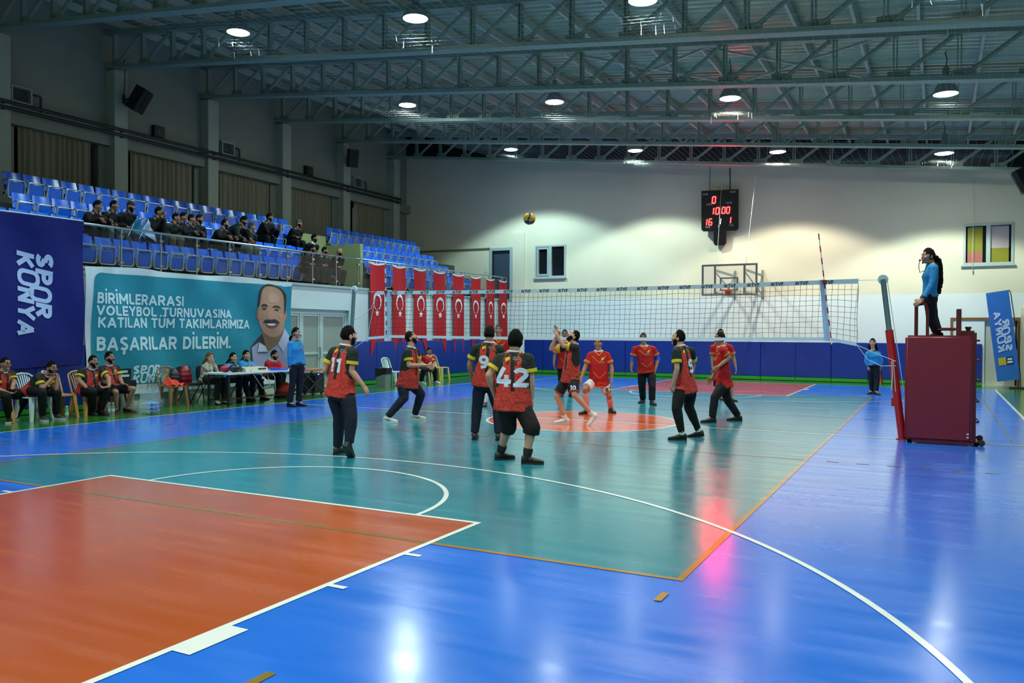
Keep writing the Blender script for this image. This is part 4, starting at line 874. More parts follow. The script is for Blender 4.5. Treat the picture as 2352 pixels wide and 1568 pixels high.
# jacket on the brown chair
def blob(name, pts, m, parent=None, vox=0.02, smooth=3, noise=0.0):
    pass
ORJ = cloth_mat('jacket_orange', '#d2381f')
b = MB().grid(14, 10, lambda u, v: (-9.26+0.36*v, -1.9+0.36*u+0.05*v, 0.46+0.16*math.sin(PI*min(1, u*1.1))*(1-v)**0.7+0.025*math.sin(17*u+9*v)))
n = len(b.v); b.v += [(x, y, 0.447) for x, y, z in b.v]; b.f += [tuple(n+i for i in q[::-1]) for q in b.f[:]]; b.mi = [0]*len(b.f)
tag(b.build('jacket', ORJ, smooth='all'), 'crumpled orange jacket lying on the brown plastic chair', 'jacket')
# ---- bins, bottles
BIN = mat('bin_grey', '#6f7d78', 0.5); BAG = mat('bin_bag_black', '#08090a', 0.25, bump=0.5, bscale=25)
def bin_(x, y, label, h=0.5, rx=0.2):
    r = thing('waste_bin', (x, y, 0), label, 'bin', 'grey bins with black bags')
    def bx(s, e, z0, z1, t0, t1): return [(a*t0, c*t0*0.8, z0) for a, c in rrect(2*rx, 2*rx, 0.05, 3)]+[(a*t1, c*t1*0.8, z1) for a, c in rrect(2*rx, 2*rx, 0.05, 3)]
    v = bx(0, 0, 0.0, h, 0.82, 1.0); n = 16
    MB().add(v, [(i, (i+1) % n, n+(i+1) % n, n+i) for i in range(n)]+[tuple(range(n))[::-1]]).build('bucket', BIN, r, smooth=True, local=True)
    v = []
    for j, (z, t) in enumerate(((h-0.2, 1.03), (h-0.05, 1.07), (h+0.02, 1.05), (h+0.0, 0.95), (h-0.15, 0.85))):
        v += [(a*t, c*t*0.8, z+(0.03*math.sin(2.3*i)+0.05*a/rx if j == 0 else 0.008*math.sin(5*i+j))) for i, (a, c) in enumerate(rrect(2*rx, 2*rx, 0.05, 3))]
    MB().add(v, [(j*n+i, j*n+(i+1) % n, (j+1)*n+(i+1) % n, (j+1)*n+i) for j in range(4) for i in range(n)]+[tuple(4*n+i for i in range(n))]).build('bin_bag', BAG, r, smooth=True, local=True)
gb = G(890, 890); bin_(gb.x-0.15, gb.y, 'grey waste bin with black bag in front of the pale green chair', 0.56, 0.2); bin_(-9.3, -2.9, 'grey waste bin with black bag under the small white banner lettering', 0.6, 0.24)
CLR = mat('bottle_clear', '#a9c4c8', 0.1, alpha=0.35); CAPB = mat('bottle_cap_blue', '#2f7fc8', 0.4); LBL = mat('bottle_label', '#9fc7b4', 0.5); BLB = mat('bottle_label_blue', '#3f93d8', 0.5)
pb = [None]
def bottle(loc, label, lab=LBL, h=0.25, k=1.0):
    r = thing('water_bottle', loc, label, 'bottle', 'water bottles on the floor')
    MB().lathe([(0.031*k, 0), (0.033*k, 0.02), (0.032*k, h*0.62), (0.028*k, h*0.7), (0.013*k, h*0.86), (0.012*k, h*0.92)], 12).build('body', CLR, r, smooth=True, local=True)
    MB().lathe([(0.034*k, h*0.3), (0.034*k, h*0.52)], 12, cap=False).build('paper_label', lab, r, local=True); MB().lathe([(0.016*k, h*0.9), (0.016*k, h)], 10).build('cap', CAPB if lab is BLB else mat('bottle_cap_pale', '#b8dbe0', 0.4), r, local=True)
def gp(u, v): p = G(u, v); return (p.x, p.y, 0)
bottle(gp(153.5, 962), 'small clear water bottle in front of the empty tan chair'); bottle(gp(251.5, 953), 'small clear water bottle, left of the pair by the black-shorts player'); bottle(gp(260, 953), 'small clear water bottle, right of the pair by the black-shorts player'); bottle(gp(322, 945), 'clear water bottle beside the wrapped water pack')
bottle(gp(869.5, 885), 'small water bottle with blue label left of the grey bin by the mats', BLB); bottle(gp(976, 876), 'small blue-labelled bottle behind the seated man\'s feet', BLB); bottle(gp(992, 879), 'large clear water bottle between the seated man\'s feet', CLR if False else LBL, 0.36, 1.5); bottle((-9.28, g3.y-0.42, 0.447), 'clear water bottle standing on the nearer empty cream chair', LBL)
wp = thing('water_pack', gp(345, 949), 'shrink-wrapped pack of blue-capped water bottles on the green floor', 'water pack')
for i in range(3):
    for j in range(3):
        MB().lathe([(0.035, 0), (0.036, 0.02), (0.035, 0.2), (0.014, 0.27), (0.014, 0.29)], 10, Matrix.Translation((-0.1, -0.12+0.1*j, 0.045+0.075*i)) @ Matrix.Rotation(PI/2, 4, 'Y')).build('bottle', BLB if j else CLR, wp, smooth=True, local=True)
        MB().lathe([(0.017, 0), (0.017, 0.03)], 8, Matrix.Translation((0.18, -0.12+0.1*j, 0.045+0.075*i)) @ Matrix.Rotation(PI/2, 4, 'Y')).build('cap', mat('cap_blue', '#2b49c0', 0.4), wp, local=True)
def wrapf(u, v):
    a = u*2*PI; t = 1.0-0.25*max(0, v-0.5)+0.05*math.sin(5*a+6*v); return (0.02+0.2*t*math.cos(a), -0.02+0.2*t*math.sin(a), 0.01+0.46*v+0.03*math.sin(3*a)*v)
MB().grid(30, 12, wrapf).build('plastic_wrap', mat('plastic_wrap', '#c2d6da', 0.12, alpha=0.22, bump=1.0, bscale=18), wp, smooth='all', local=True)
# ---- scorers' tables and what stands on them
WTOP = mat('table_white_top', '#c9d3d6', 0.4); WOOD = mat('table_wood_top', '#a06a3c', 0.5, var=0.12, vscale=4, vstretch=(8, 1, 1)); DKM = mat('table_dark_metal', '#101316', 0.4)
t1 = thing('scorers_table', (-8.2, -0.15, 0), 'white-topped table with dark legs where the officials sit', 'table')
MB().box(-8.6, -7.83, -1.35, 1.05, 0.70, 0.735).build('tabletop', WTOP, t1)
for x in (-8.52, -7.92):
    for y in (-1.25, 0.95): MB().bar((x, y, 0), (x, y, 0.7), 0.045, 0.045).build('leg', DKM, t1)
MB().bar((-8.52, -1.25, 0.13), (-7.92, -1.25, 0.13), 0.03, 0.03).bar((-8.52, 0.95, 0.13), (-7.92, 0.95, 0.13), 0.03, 0.03).bar((-8.2, -1.25, 0.13), (-8.2, 0.95, 0.13), 0.03, 0.03).build('stretcher', DKM, t1)
t2 = thing('folding_table', (-8.35, 1.75, 0), 'wooden folding table with crossed grey legs beside the officials', 'table')
MB().box(-8.65, -8.05, 1.15, 2.5, 0.66, 0.70).build('tabletop', WOOD, t2)
for x in (-8.58, -8.12): MB().bar((x, 1.35, 0.0), (x, 2.3, 0.66), 0.03, 0.03).bar((x, 2.3, 0.0), (x, 1.35, 0.66), 0.03, 0.03).build('crossed_leg', GREYB, t2)
c = thing('score_console', (-8.1, -0.45, 0.735), 'beige score control box with switches on the white table', 'console')
MB().add([(-8.25, -0.72, .735), (-7.92, -0.72, .735), (-7.92, -0.02, .735), (-8.25, -0.02, .735), (-8.25, -0.72, .84), (-7.97, -0.72, .83), (-7.97, -0.02, .83), (-8.25, -0.02, .84)], [(0, 3, 2, 1), (4, 5, 6, 7), (0, 1, 5, 4), (1, 2, 6, 5), (2, 3, 7, 6), (3, 0, 4, 7)]).build('case', mat('console_beige', '#b9b8a8', 0.5), c)
for k in range(5): MB().box(-7.955, -7.93, -0.32+0.05*k, -0.30+0.05*k, 0.775, 0.815).build('switch', BLK, c)
CBL = mat('cable_grey', '#9aa09a', 0.5); tag(MB().tube([(-7.92, -0.6, 0.78), (-7.8, -0.55, 0.6), (-7.78, -0.35, 0.35), (-7.8, -0.1, 0.4), (-7.95, -0.05, 0.7)], 0.008, 6).build('looped_cable', CBL, smooth=True), 'pale looped cable hanging from the score control box', 'cable'); tag(MB().tube([(-7.93, 0.0, 0.78), (-7.8, 0.05, 0.6), (-7.82, 0.1, 0.3), (-7.85, 0.0, 0.05), (-7.8, -0.3, 0.01), (-7.7, -0.2, 0.01)], 0.008, 6).build('floor_cable', CBL, smooth=True), 'pale cable running from the score control box down to the floor', 'cable')
FOLD = mat('folder_blue', '#2f4fd0', 0.35)
tag(MB().box(-8.2, -7.9, 0.15, 0.6, 0.735, 0.775).box(-8.15, -7.95, 0.2, 0.4, 0.775, 0.79).build('document_folder', FOLD), 'flat blue document folder on the white table', 'folder')
tag(MB().add([(-8.5, 1.3, .7), (-8.15, 1.3, .7), (-8.15, 1.62, .7), (-8.5, 1.62, .7), (-8.5, 1.32, .79), (-8.18, 1.3, .76), (-8.18, 1.6, .72), (-8.5, 1.6, .76)], [(0, 3, 2, 1), (4, 5, 6, 7), (0, 1, 5, 4), (1, 2, 6, 5), (2, 3, 7, 6), (3, 0, 4, 7)]).build('ring_binder', FOLD), 'blue ring binder on the wooden folding table', 'binder')
RB = mat('bag_red', '#a3142c', 0.5); NB = mat('bag_navy', '#0e1630', 0.3)
def softbag(nm, c, r_, m, label, cat):
    o = MB().sphere(c, r_, 18, 12).build(nm, m, smooth='all'); return tag(o, label, cat)
softbag('red_pouch', (-8.3, -0.98, 0.816), (0.09, 0.15, 0.08), RB, 'small red pouch on the white table beside the navy bag', 'pouch'); softbag('navy_bag', (-8.08, -0.9, 0.826), (0.11, 0.17, 0.09), NB, 'shiny navy bag on the white table left of the score box', 'bag')
tag(MB().box(-8.0, -7.9, -1.0, -0.86, 0.735, 0.745).build('note_pad', mat('note_yellow', '#b9b51f', 0.5)), 'small yellow card lying on the white table edge', 'card')
OB = mat('bag_orange', '#c8361a', 0.5)
softbag('orange_kit_bag', (-8.5, 1.0+0.12, 0.2), (0.2, 0.22, 0.2), OB, 'round orange kit bag on the floor under the tables', 'bag'); softbag('yellow_ball', (-8.75, 0.62, 0.106), 0.106, mat('ball_mustard', '#b89a1c', 0.5), 'yellow ball on the floor under the white table', 'ball')
ps = thing('pa_speaker', (-8.75, 2.45, 0), 'black portable loudspeaker on the floor beside the folding table', 'loudspeaker'); MB().box(-8.95, -8.55, 2.25, 2.68, 0.04, 0.56).build('cabinet', BLK, ps); MB().box(-8.55, -8.53, 2.28, 2.65, 0.08, 0.5).build('grille', mat('speaker_grille', '#15181a', 0.7), ps); MB().box(-8.56, -8.54, 2.42, 2.46, 0.52, 0.54).build('lamp', mat('led_blue', '#2040ff', 0.4, emit=(0.1, 0.2, 1), estr=6), ps)
for y in (2.3, 2.62): MB().tube([(-8.6, y-0.02, 0.03), (-8.6, y+0.02, 0.03)], 0.03, 10).tube([(-8.9, y-0.02, 0.03), (-8.9, y+0.02, 0.03)], 0.03, 10).build('wheel', BLACKC, ps)
oc0 = None
for i, (y, lb) in enumerate(((-1.2, 'black padded chair with a red and navy jacket over its back'), (-0.62, 'black padded chair under the long-haired scorer'), (-0.05, 'black padded chair under the second blue-shirted scorer'), (0.72, 'black padded chair under the man in the red hoodie'))):
    loc = (-9.15, y, 0)
    if oc0 is None:
        r = oc0 = thing('office_chair', loc, lb, 'chair', 'black chairs behind the white table')
        pdm = mat('chair_black_pad', '#0d0e10', 0.6)
        MB().prism(rrect(0.42, 0.42, 0.08, 3), 0.42, 0.47).build('seat', pdm, r, smooth=True, local=True); MB().prism(rrect(0.4, 0.34, 0.08, 3), -0.03, 0.02, Matrix.Translation((-0.25, 0, 0.68)) @ Matrix.Rotation(PI/2, 4, 'Y') @ Matrix.Rotation(PI/2, 4, 'Z')).build('backrest', pdm, r, smooth=True, local=True)
        for sy in (-1, 1):
            MB().tube([(0.2, 0.2*sy, 0), (0.12, 0.2*sy, 0.43), (-0.2, 0.2*sy, 0.43), (-0.27, 0.19*sy, 0.8)], 0.012, 8).build('side_frame', DKM, r, smooth=True, local=True); MB().tube([(-0.24, 0.2*sy, 0), (0.05, 0.2*sy, 0.43)], 0.012, 8).build('leg', DKM, r, smooth=True, local=True)
    else: dup(oc0, loc, 0, lb)
jk = thing('winter_jacket', (-9.3, -1.3, 0.4), 'padded red and navy jacket draped over the leftmost black chair', 'jacket')
def quilt(y0, y1, x0, x1, z0, z1, m, nm):
    def q(u, v):
        a = 2*PI*u; sh = math.sin(PI*min(1, v*1.15+.12))**.45*(1-.25*max(0, v-.75)*4*(v-.75)); puff = 1+.07*abs(math.sin(v*PI*6))+.04*math.sin(3*a+5*v)
        return ((x0+x1)/2+(x1-x0)/2*math.cos(a)*sh*puff, (y0+y1)/2+(y1-y0)/2*math.copysign(abs(math.sin(a))**.7, math.sin(a))*sh*puff, z0+(z1-z0)*v)
    MB().grid(28, 36, q).build(nm, m, jk, smooth='all')
quilt(-1.36, -1.02, -9.5, -9.24, 0.4, 1.02, mat('jacket_dark_red', '#7a0f1e', 0.4, bump=0.3, bscale=14), 'red_panel'); quilt(-1.62, -1.33, -9.52, -9.27, 0.36, 0.95, mat('jacket_navy', '#0c1220', 0.5, bump=0.3, bscale=12), 'navy_panel')
tag(MB().grid(8, 10, lambda u, v: (-9.52+0.16*(1-v)+0.03*math.sin(6*u), g3.y-0.62+0.34*u, 0.25+0.68*v)).build('dark_coat', mat('coat_black', '#08090c', 0.8), smooth='all'), 'black coat hung over a chair back right of the seated man', 'coat')
tag(MB().add([(-10.98, YF-0.01, 4.15), (-10.82, YF-0.01, 4.16), (-10.82, YF-0.012, 4.36), (-10.98, YF-0.012, 4.36)], [(0, 1, 2, 3)]).build('paper_notice', mat('paper_white', '#d7dad6', 0.7)), 'white paper notice on the far wall left of the upper door', 'notice')
# safety net under the lamps, hung from the trusses
CN = mat('ceiling_net_cord', '#b8c0bd', 0.7)
def cnz(x, y): return lamp_z(x)-0.33-0.12*math.sin((x+9)*0.65)**2*math.sin(y*0.47)**2+0.1*math.sin(y*0.9+x*0.4)
b = MB(); xs = [-9.2+0.2*i for i in range(86)]; ysn = [-3.0+0.2*i for i in range(84)]
for x in xs: b.tube([(x, y, cnz(x, y)) for y in [-3+0.55*j for j in range(31)]], 0.0015, 3, cap=False)
for y in ysn: b.tube([(x, y, cnz(x, y)) for x in [-9.2+0.6*j for j in range(29)]], 0.0015, 3, cap=False)
cn_ = thing('ceiling_net', (0, 5, 6.5), 'thin white safety net stretched below the roof lamps', 'net'); b.build('cord_mesh', CN, cn_)
b = MB()
for y in (-2.38, 0.95, 4.28, 7.61, 10.94, 13.6):
    for x in (-9.1, -3.35, 1.4, 6.1, 7.7): b.tube([(x, min(y, 13.55), cnz(x, y)), (x, y, zbot(x)+0.03)], 0.004, 4)
b.build('suspension_cord', CN, cn_)
b = MB(); rng = random.Random(3)
for x, y in ((-3.35, -0.7), (1.4, -0.7), (6.1, -0.7), (1.4, 6.0), (6.1, 12.7), (-3.35, 12.7), (-8.2, -0.7)):
    for k in range(7):
        px, py_ = x+rng.uniform(-.6, .6), y+rng.uniform(-.5, .5); z = cnz(px, py_); b.tube([(px, py_, z), (px+rng.uniform(-.03, .03), py_, z-rng.uniform(.06, .18))], 0.0045, 4)
b.build('loose_strand', CN, cn_)

pc = thing('pull_cord', (6.75, YF-0.05, 3.75), 'thin white pull cord with small weight hanging beside the colourful window', 'cord')
MB().tube([(6.93, YF-0.12, 6.6), (6.95, YF-0.14, 5.2), (6.93, YF-0.14, 3.85)], 0.006, 5).build('cord', CORD, pc); MB().lathe([(0.01, 0), (0.02, 0.03), (0.02, 0.1), (0.008, 0.13)], 10, Matrix.Translation((6.93, YF-0.14, 3.72))).build('weight', FRM, pc)
# ================================================================ PEOPLE
def remesh(mb, vox, smooth=4, fac=0.5):
    me = bpy.data.meshes.new('r'); me.from_pydata([tuple(p) for p in mb.v], [], mb.f); me.update()
    ob = bpy.data.objects.new('r', me); TMP.collection.objects.link(ob)
    a = ob.modifiers.new('r', 'REMESH'); a.mode = 'VOXEL'; a.voxel_size = vox
    if smooth:
        s = ob.modifiers.new('s', 'SMOOTH'); s.factor = fac; s.iterations = smooth
    vl = TMP.view_layers[0]; vl.update()
    m2 = bpy.data.meshes.new_from_object(ob.evaluated_get(vl.depsgraph), depsgraph=vl.depsgraph)
    bpy.data.objects.remove(ob); bpy.data.meshes.remove(me)
    return m2
from mathutils import noise as mnoise
def folds(m2, amp, seed):
    n = len(m2.vertices); co = np.empty(n*3); no = np.empty(n*3); m2.vertices.foreach_get('co', co); m2.vertices.foreach_get('normal', no)
    co = co.reshape(-1, 3); no = no.reshape(-1, 3); d = np.empty(n)
    for i, (x, y, z) in enumerate(co):
        a = mnoise.noise((x*8+seed, y*8, z*5)); c = mnoise.noise((x*5, y*5+seed, z*22+6*a)); d[i] = (1-abs(a)*2.2)*.55+(1-abs(c)*2.4)*.6-.5
    co += no*(d*amp)[:, None]; m2.vertices.foreach_set('co', co.ravel()); m2.update(); return m2
def finish(m2, name, m, root, fit=None, label=None):
    m2.transform(WM[root.name].inverted()); m2.name = name; m2.materials.clear(); m2.materials.append(m)
    m2.polygons.foreach_set('use_smooth', [True]*len(m2.polygons)); m2.update()
    return link(m2, name, root, label=label)
def cap(mb, a, b, ra, rb, n=12, flat=False):
    """tapered limb piece between two points, round ended unless flat"""
    a, b = Vector(a), Vector(b)
    if not flat: mb.sphere(a, ra, n, 8); mb.sphere(b, rb, n, 8)
    mb.tube([a, b], [ra, rb], n)
def frame(o, x, y, z): return Matrix([[x[i], y[i], z[i], o[i]] for i in range(3)]+[[0, 0, 0, 1]])
def loft(mb, rings_, n=22, p=2.4):
    vs = []
    for c, lat, fr, a, bf, bb in rings_:
        for j in range(n):
            t = 2*PI*j/n; cx, sy = math.cos(t), math.sin(t)
            x = math.copysign(abs(cx)**(2/p), cx); y = math.copysign(abs(sy)**(2/p), sy)
            vs.append(c+lat*(a*x)+fr*((bf if y > 0 else bb)*y))
    k = len(rings_)
    mb.add(vs, [(i*n+j, i*n+(j+1) % n, (i+1)*n+(j+1) % n, (i+1)*n+j) for i in range(k-1) for j in range(n)]+[tuple(range(n))[::-1], tuple((k-1)*n+j for j in range(n))])
def camvec(t): return Vector(RT*t[0]+np.array([0, 0, 1.0])*t[1]+FH*t[2])
# cloth materials driven by where on the garment a point lies
def fit_nodes(m):
    nt = m.node_tree; at = nt.nodes.new('ShaderNodeAttribute'); at.attribute_name = 'fit'
    sp = nt.nodes.new('ShaderNodeSeparateXYZ'); nt.links.new(at.outputs['Vector'], sp.inputs[0])
    def M(op, a, b=None, c=None):
        q = nt.nodes.new('ShaderNodeMath'); q.operation = op
        for i, v in enumerate((a, b, c)):
            if v is None: continue
            if isinstance(v, (int, float)): q.inputs[i].default_value = v
            else: nt.links.new(v, q.inputs[i])
        return q.outputs[0]
    def mix(f, a, b):
        q = nt.nodes.new('ShaderNodeMix'); q.data_type = 'RGBA'; nt.links.new(f, q.inputs[0])
        for i, v in ((6, a), (7, b)):
            if isinstance(v, tuple): q.inputs[i].default_value = v
            else: nt.links.new(v, q.inputs[i])
        return q.outputs[2]
    def noise(sc, sx, sy, sz, det=3):
        mp = nt.nodes.new('ShaderNodeMapping'); mp.inputs['Scale'].default_value = (sx, sy, sz); nt.links.new(at.outputs['Vector'], mp.inputs[0])
        q = nt.nodes.new('ShaderNodeTexNoise'); q.inputs['Scale'].default_value = sc; q.inputs['Detail'].default_value = det; nt.links.new(mp.outputs[0], q.inputs['Vector']); return q.outputs['Fac']
    return nt, sp.outputs[0], sp.outputs[1], sp.outputs[2], M, mix, noise
CLOTHB = dict(rough=0.75, bump=0.5, bscale=7, spec=0.25)
def jersey_dark():
    m = mat('jersey_black_red', '#222a28', **CLOTHB); nt, X, Y, T, M, mix, noise = fit_nodes(m)
    ax = M('ABSOLUTE', X)
    n1 = noise(52, 1, 1, 0.16, 5); n2 = noise(30, 1, 1, 1, 4)
    red = M('SUBTRACT', 0.80, M('MULTIPLY', M('MAXIMUM', M('SUBTRACT', T, 0.30), 0.0), 0.52))
    red = M('SUBTRACT', red, M('MULTIPLY', M('LESS_THAN', ax, 0.026), M('MULTIPLY', M('GREATER_THAN', T, 0.25), 0.6)))
    side = M('MULTIPLY', M('MAXIMUM', M('SUBTRACT', ax, 0.12), 0.0), M('MULTIPLY', M('MAXIMUM', M('SUBTRACT', T, 0.25), 0.0), 45.0))
    red = M('SUBTRACT', red, side)
    f = M('LESS_THAN', M('ADD', M('MULTIPLY', n1, 0.75), M('MULTIPLY', n2, 0.25)), red)
    tri = M('PINGPONG', M('MULTIPLY', X, 1.0), 0.035)
    w = M('SINE', M('ADD', M('MULTIPLY', T, 330.0), M('MULTIPLY', tri, 240.0)))
    dark = M('MULTIPLY', M('GREATER_THAN', M('ADD', w, M('MULTIPLY', n2, 5.0)), M('ADD', 2.65, M('MULTIPLY', T, 1.6))), M('LESS_THAN', T, 0.6))
    c = mix(f, srgb('#1b2523'), srgb('#c23a30')); c = mix(M('MULTIPLY', dark, 0.8), c, srgb('#241513'))
    nt.links.new(c, nt.nodes['Principled BSDF'].inputs['Base Color']); return m
def jersey_red():
    m = mat('jersey_red', '#a3121a', **CLOTHB); nt, X, Y, T, M, mix, noise = fit_nodes(m)
    ax = M('ABSOLUTE', X); c = mix(M('LESS_THAN', T, 0.0), srgb('#9c1018'), srgb('#b52614'))
    c = mix(M('MULTIPLY', M('GREATER_THAN', noise(16, 1, 1, 1), 0.6), M('LESS_THAN', T, 0.4)), c, srgb('#7c0c14'))
    for a, k, lim in ((0.62, 1.5, 0.15), (0.12, 1.5, 0.13)):
        l = M('MULTIPLY', M('LESS_THAN', M('ABSOLUTE', M('SUBTRACT', T, M('ADD', a, M('MULTIPLY', ax, k)))), 0.012), M('MULTIPLY', M('LESS_THAN', ax, lim), M('GREATER_THAN', Y, 0.0)))
        c = mix(l, c, srgb('#c08a1c'))
    l = M('MULTIPLY', M('LESS_THAN', M('ABSOLUTE', M('SUBTRACT', T, M('ADD', 0.86, M('MULTIPLY', ax, 1.6)))), 0.014), M('GREATER_THAN', Y, 0.0)); c = mix(l, c, srgb('#d0a01c'))
    nt.links.new(c, nt.nodes['Principled BSDF'].inputs['Base Color']); return m
def shorts_white():
    m = mat('shorts_white_red', '#c9bfc0', **CLOTHB); nt, X, Y, T, M, mix, noise = fit_nodes(m)
    c = mix(M('GREATER_THAN', noise(45, 1, 1, 1, 5), 0.6), srgb('#cfc7ca'), srgb('#a8545c')); c = mix(M('LESS_THAN', T, -0.44), c, srgb('#a81220'))
    nt.links.new(c, nt.nodes['Principled BSDF'].inputs['Base Color']); return m
def sweater_mat():
    m = mat('sweater_pattern', '#b9b3a6', **CLOTHB); nt, X, Y, T, M, mix, noise = fit_nodes(m)
    w = M('SINE', M('ADD', M('MULTIPLY', T, 60.0), M('MULTIPLY', noise(9, 1, 1, 1), 14.0)))
    c = mix(M('GREATER_THAN', w, 0.55), srgb('#c2bcae'), srgb('#3a332c')); nt.links.new(c, nt.nodes['Principled BSDF'].inputs['Base Color']); return m
TOPS = {'dark': jersey_dark(), 'red': jersey_red(), 'sweater': sweater_mat()}
def top_mat(k):
    if k not in TOPS: TOPS[k] = mat('top_'+k[1:], k, **CLOTHB)
    return TOPS[k]
SKINS = ['#a87b64', '#9c6f58', '#b58a74', '#8f6650']
def skin(i): return mat('skin_%d' % i, SKINS[i], 0.55, var=0.05, vscale=20, spec=0.35)
HAIRC = {'black': '#070708', 'brown': '#140e0b', 'grey': '#3b3a37', 'blond': '#5d4630'}
def hairm(k): return mat('hair_'+k, HAIRC[k], 0.8, bump=0.35, bscale=70, spec=0.12, vstretch=(1, 1, 0.3))
EYEW = mat('eye_white', '#b9b6b0', 0.3); IRIS = mat('iris_dark', '#15100d', 0.3); LIP = mat('lip', '#7d4a44', 0.5)
YEL = mat('cuff_yellow', '#c4ab14', 0.7); CWHITE = mat('collar_white', '#c8d2da', 0.7); SOLEB = mat('sole_black', '#0a0b0c', 0.5); NUMW = mat('number_white', '#bccbe0', 0.6)
def head_def(d):
    """skull surface for a unit direction: x right, y forward, z up"""
    x, y, z = d
    p = Vector((x*0.076, y*0.096, z*0.118))
    if z < 0:
        k = -z; p.x *= 1-0.30*k**1.6; p.y = p.y*(1-0.12*k)+0.022*k*k
        if y < 0: p.y *= 1-0.35*k
    if y > 0.2: p.y -= 0.006*max(0, 1-abs(z-0.18)*6)*(1 if abs(x) > 0.18 else 0)
    return p
def cyc(n, m): return [(math.sin(PI*i/m)*math.sin(2*PI*j/n), math.sin(PI*i/m)*math.cos(2*PI*j/n), math.cos(PI*i/m)) for i in range(m+1) for j in range(n)]
def shell(n, m, fn, keep):
    D = cyc(n, m); P = [fn(d) for d in D]; K = [keep(d) for d in D]
    F = []
    for i in range(m):
        for j in range(n):
            q = (i*n+j, i*n+(j+1) % n, (i+1)*n+(j+1) % n, (i+1)*n+j)
            if all(K[a] for a in q): F.append(q)
    return P, F
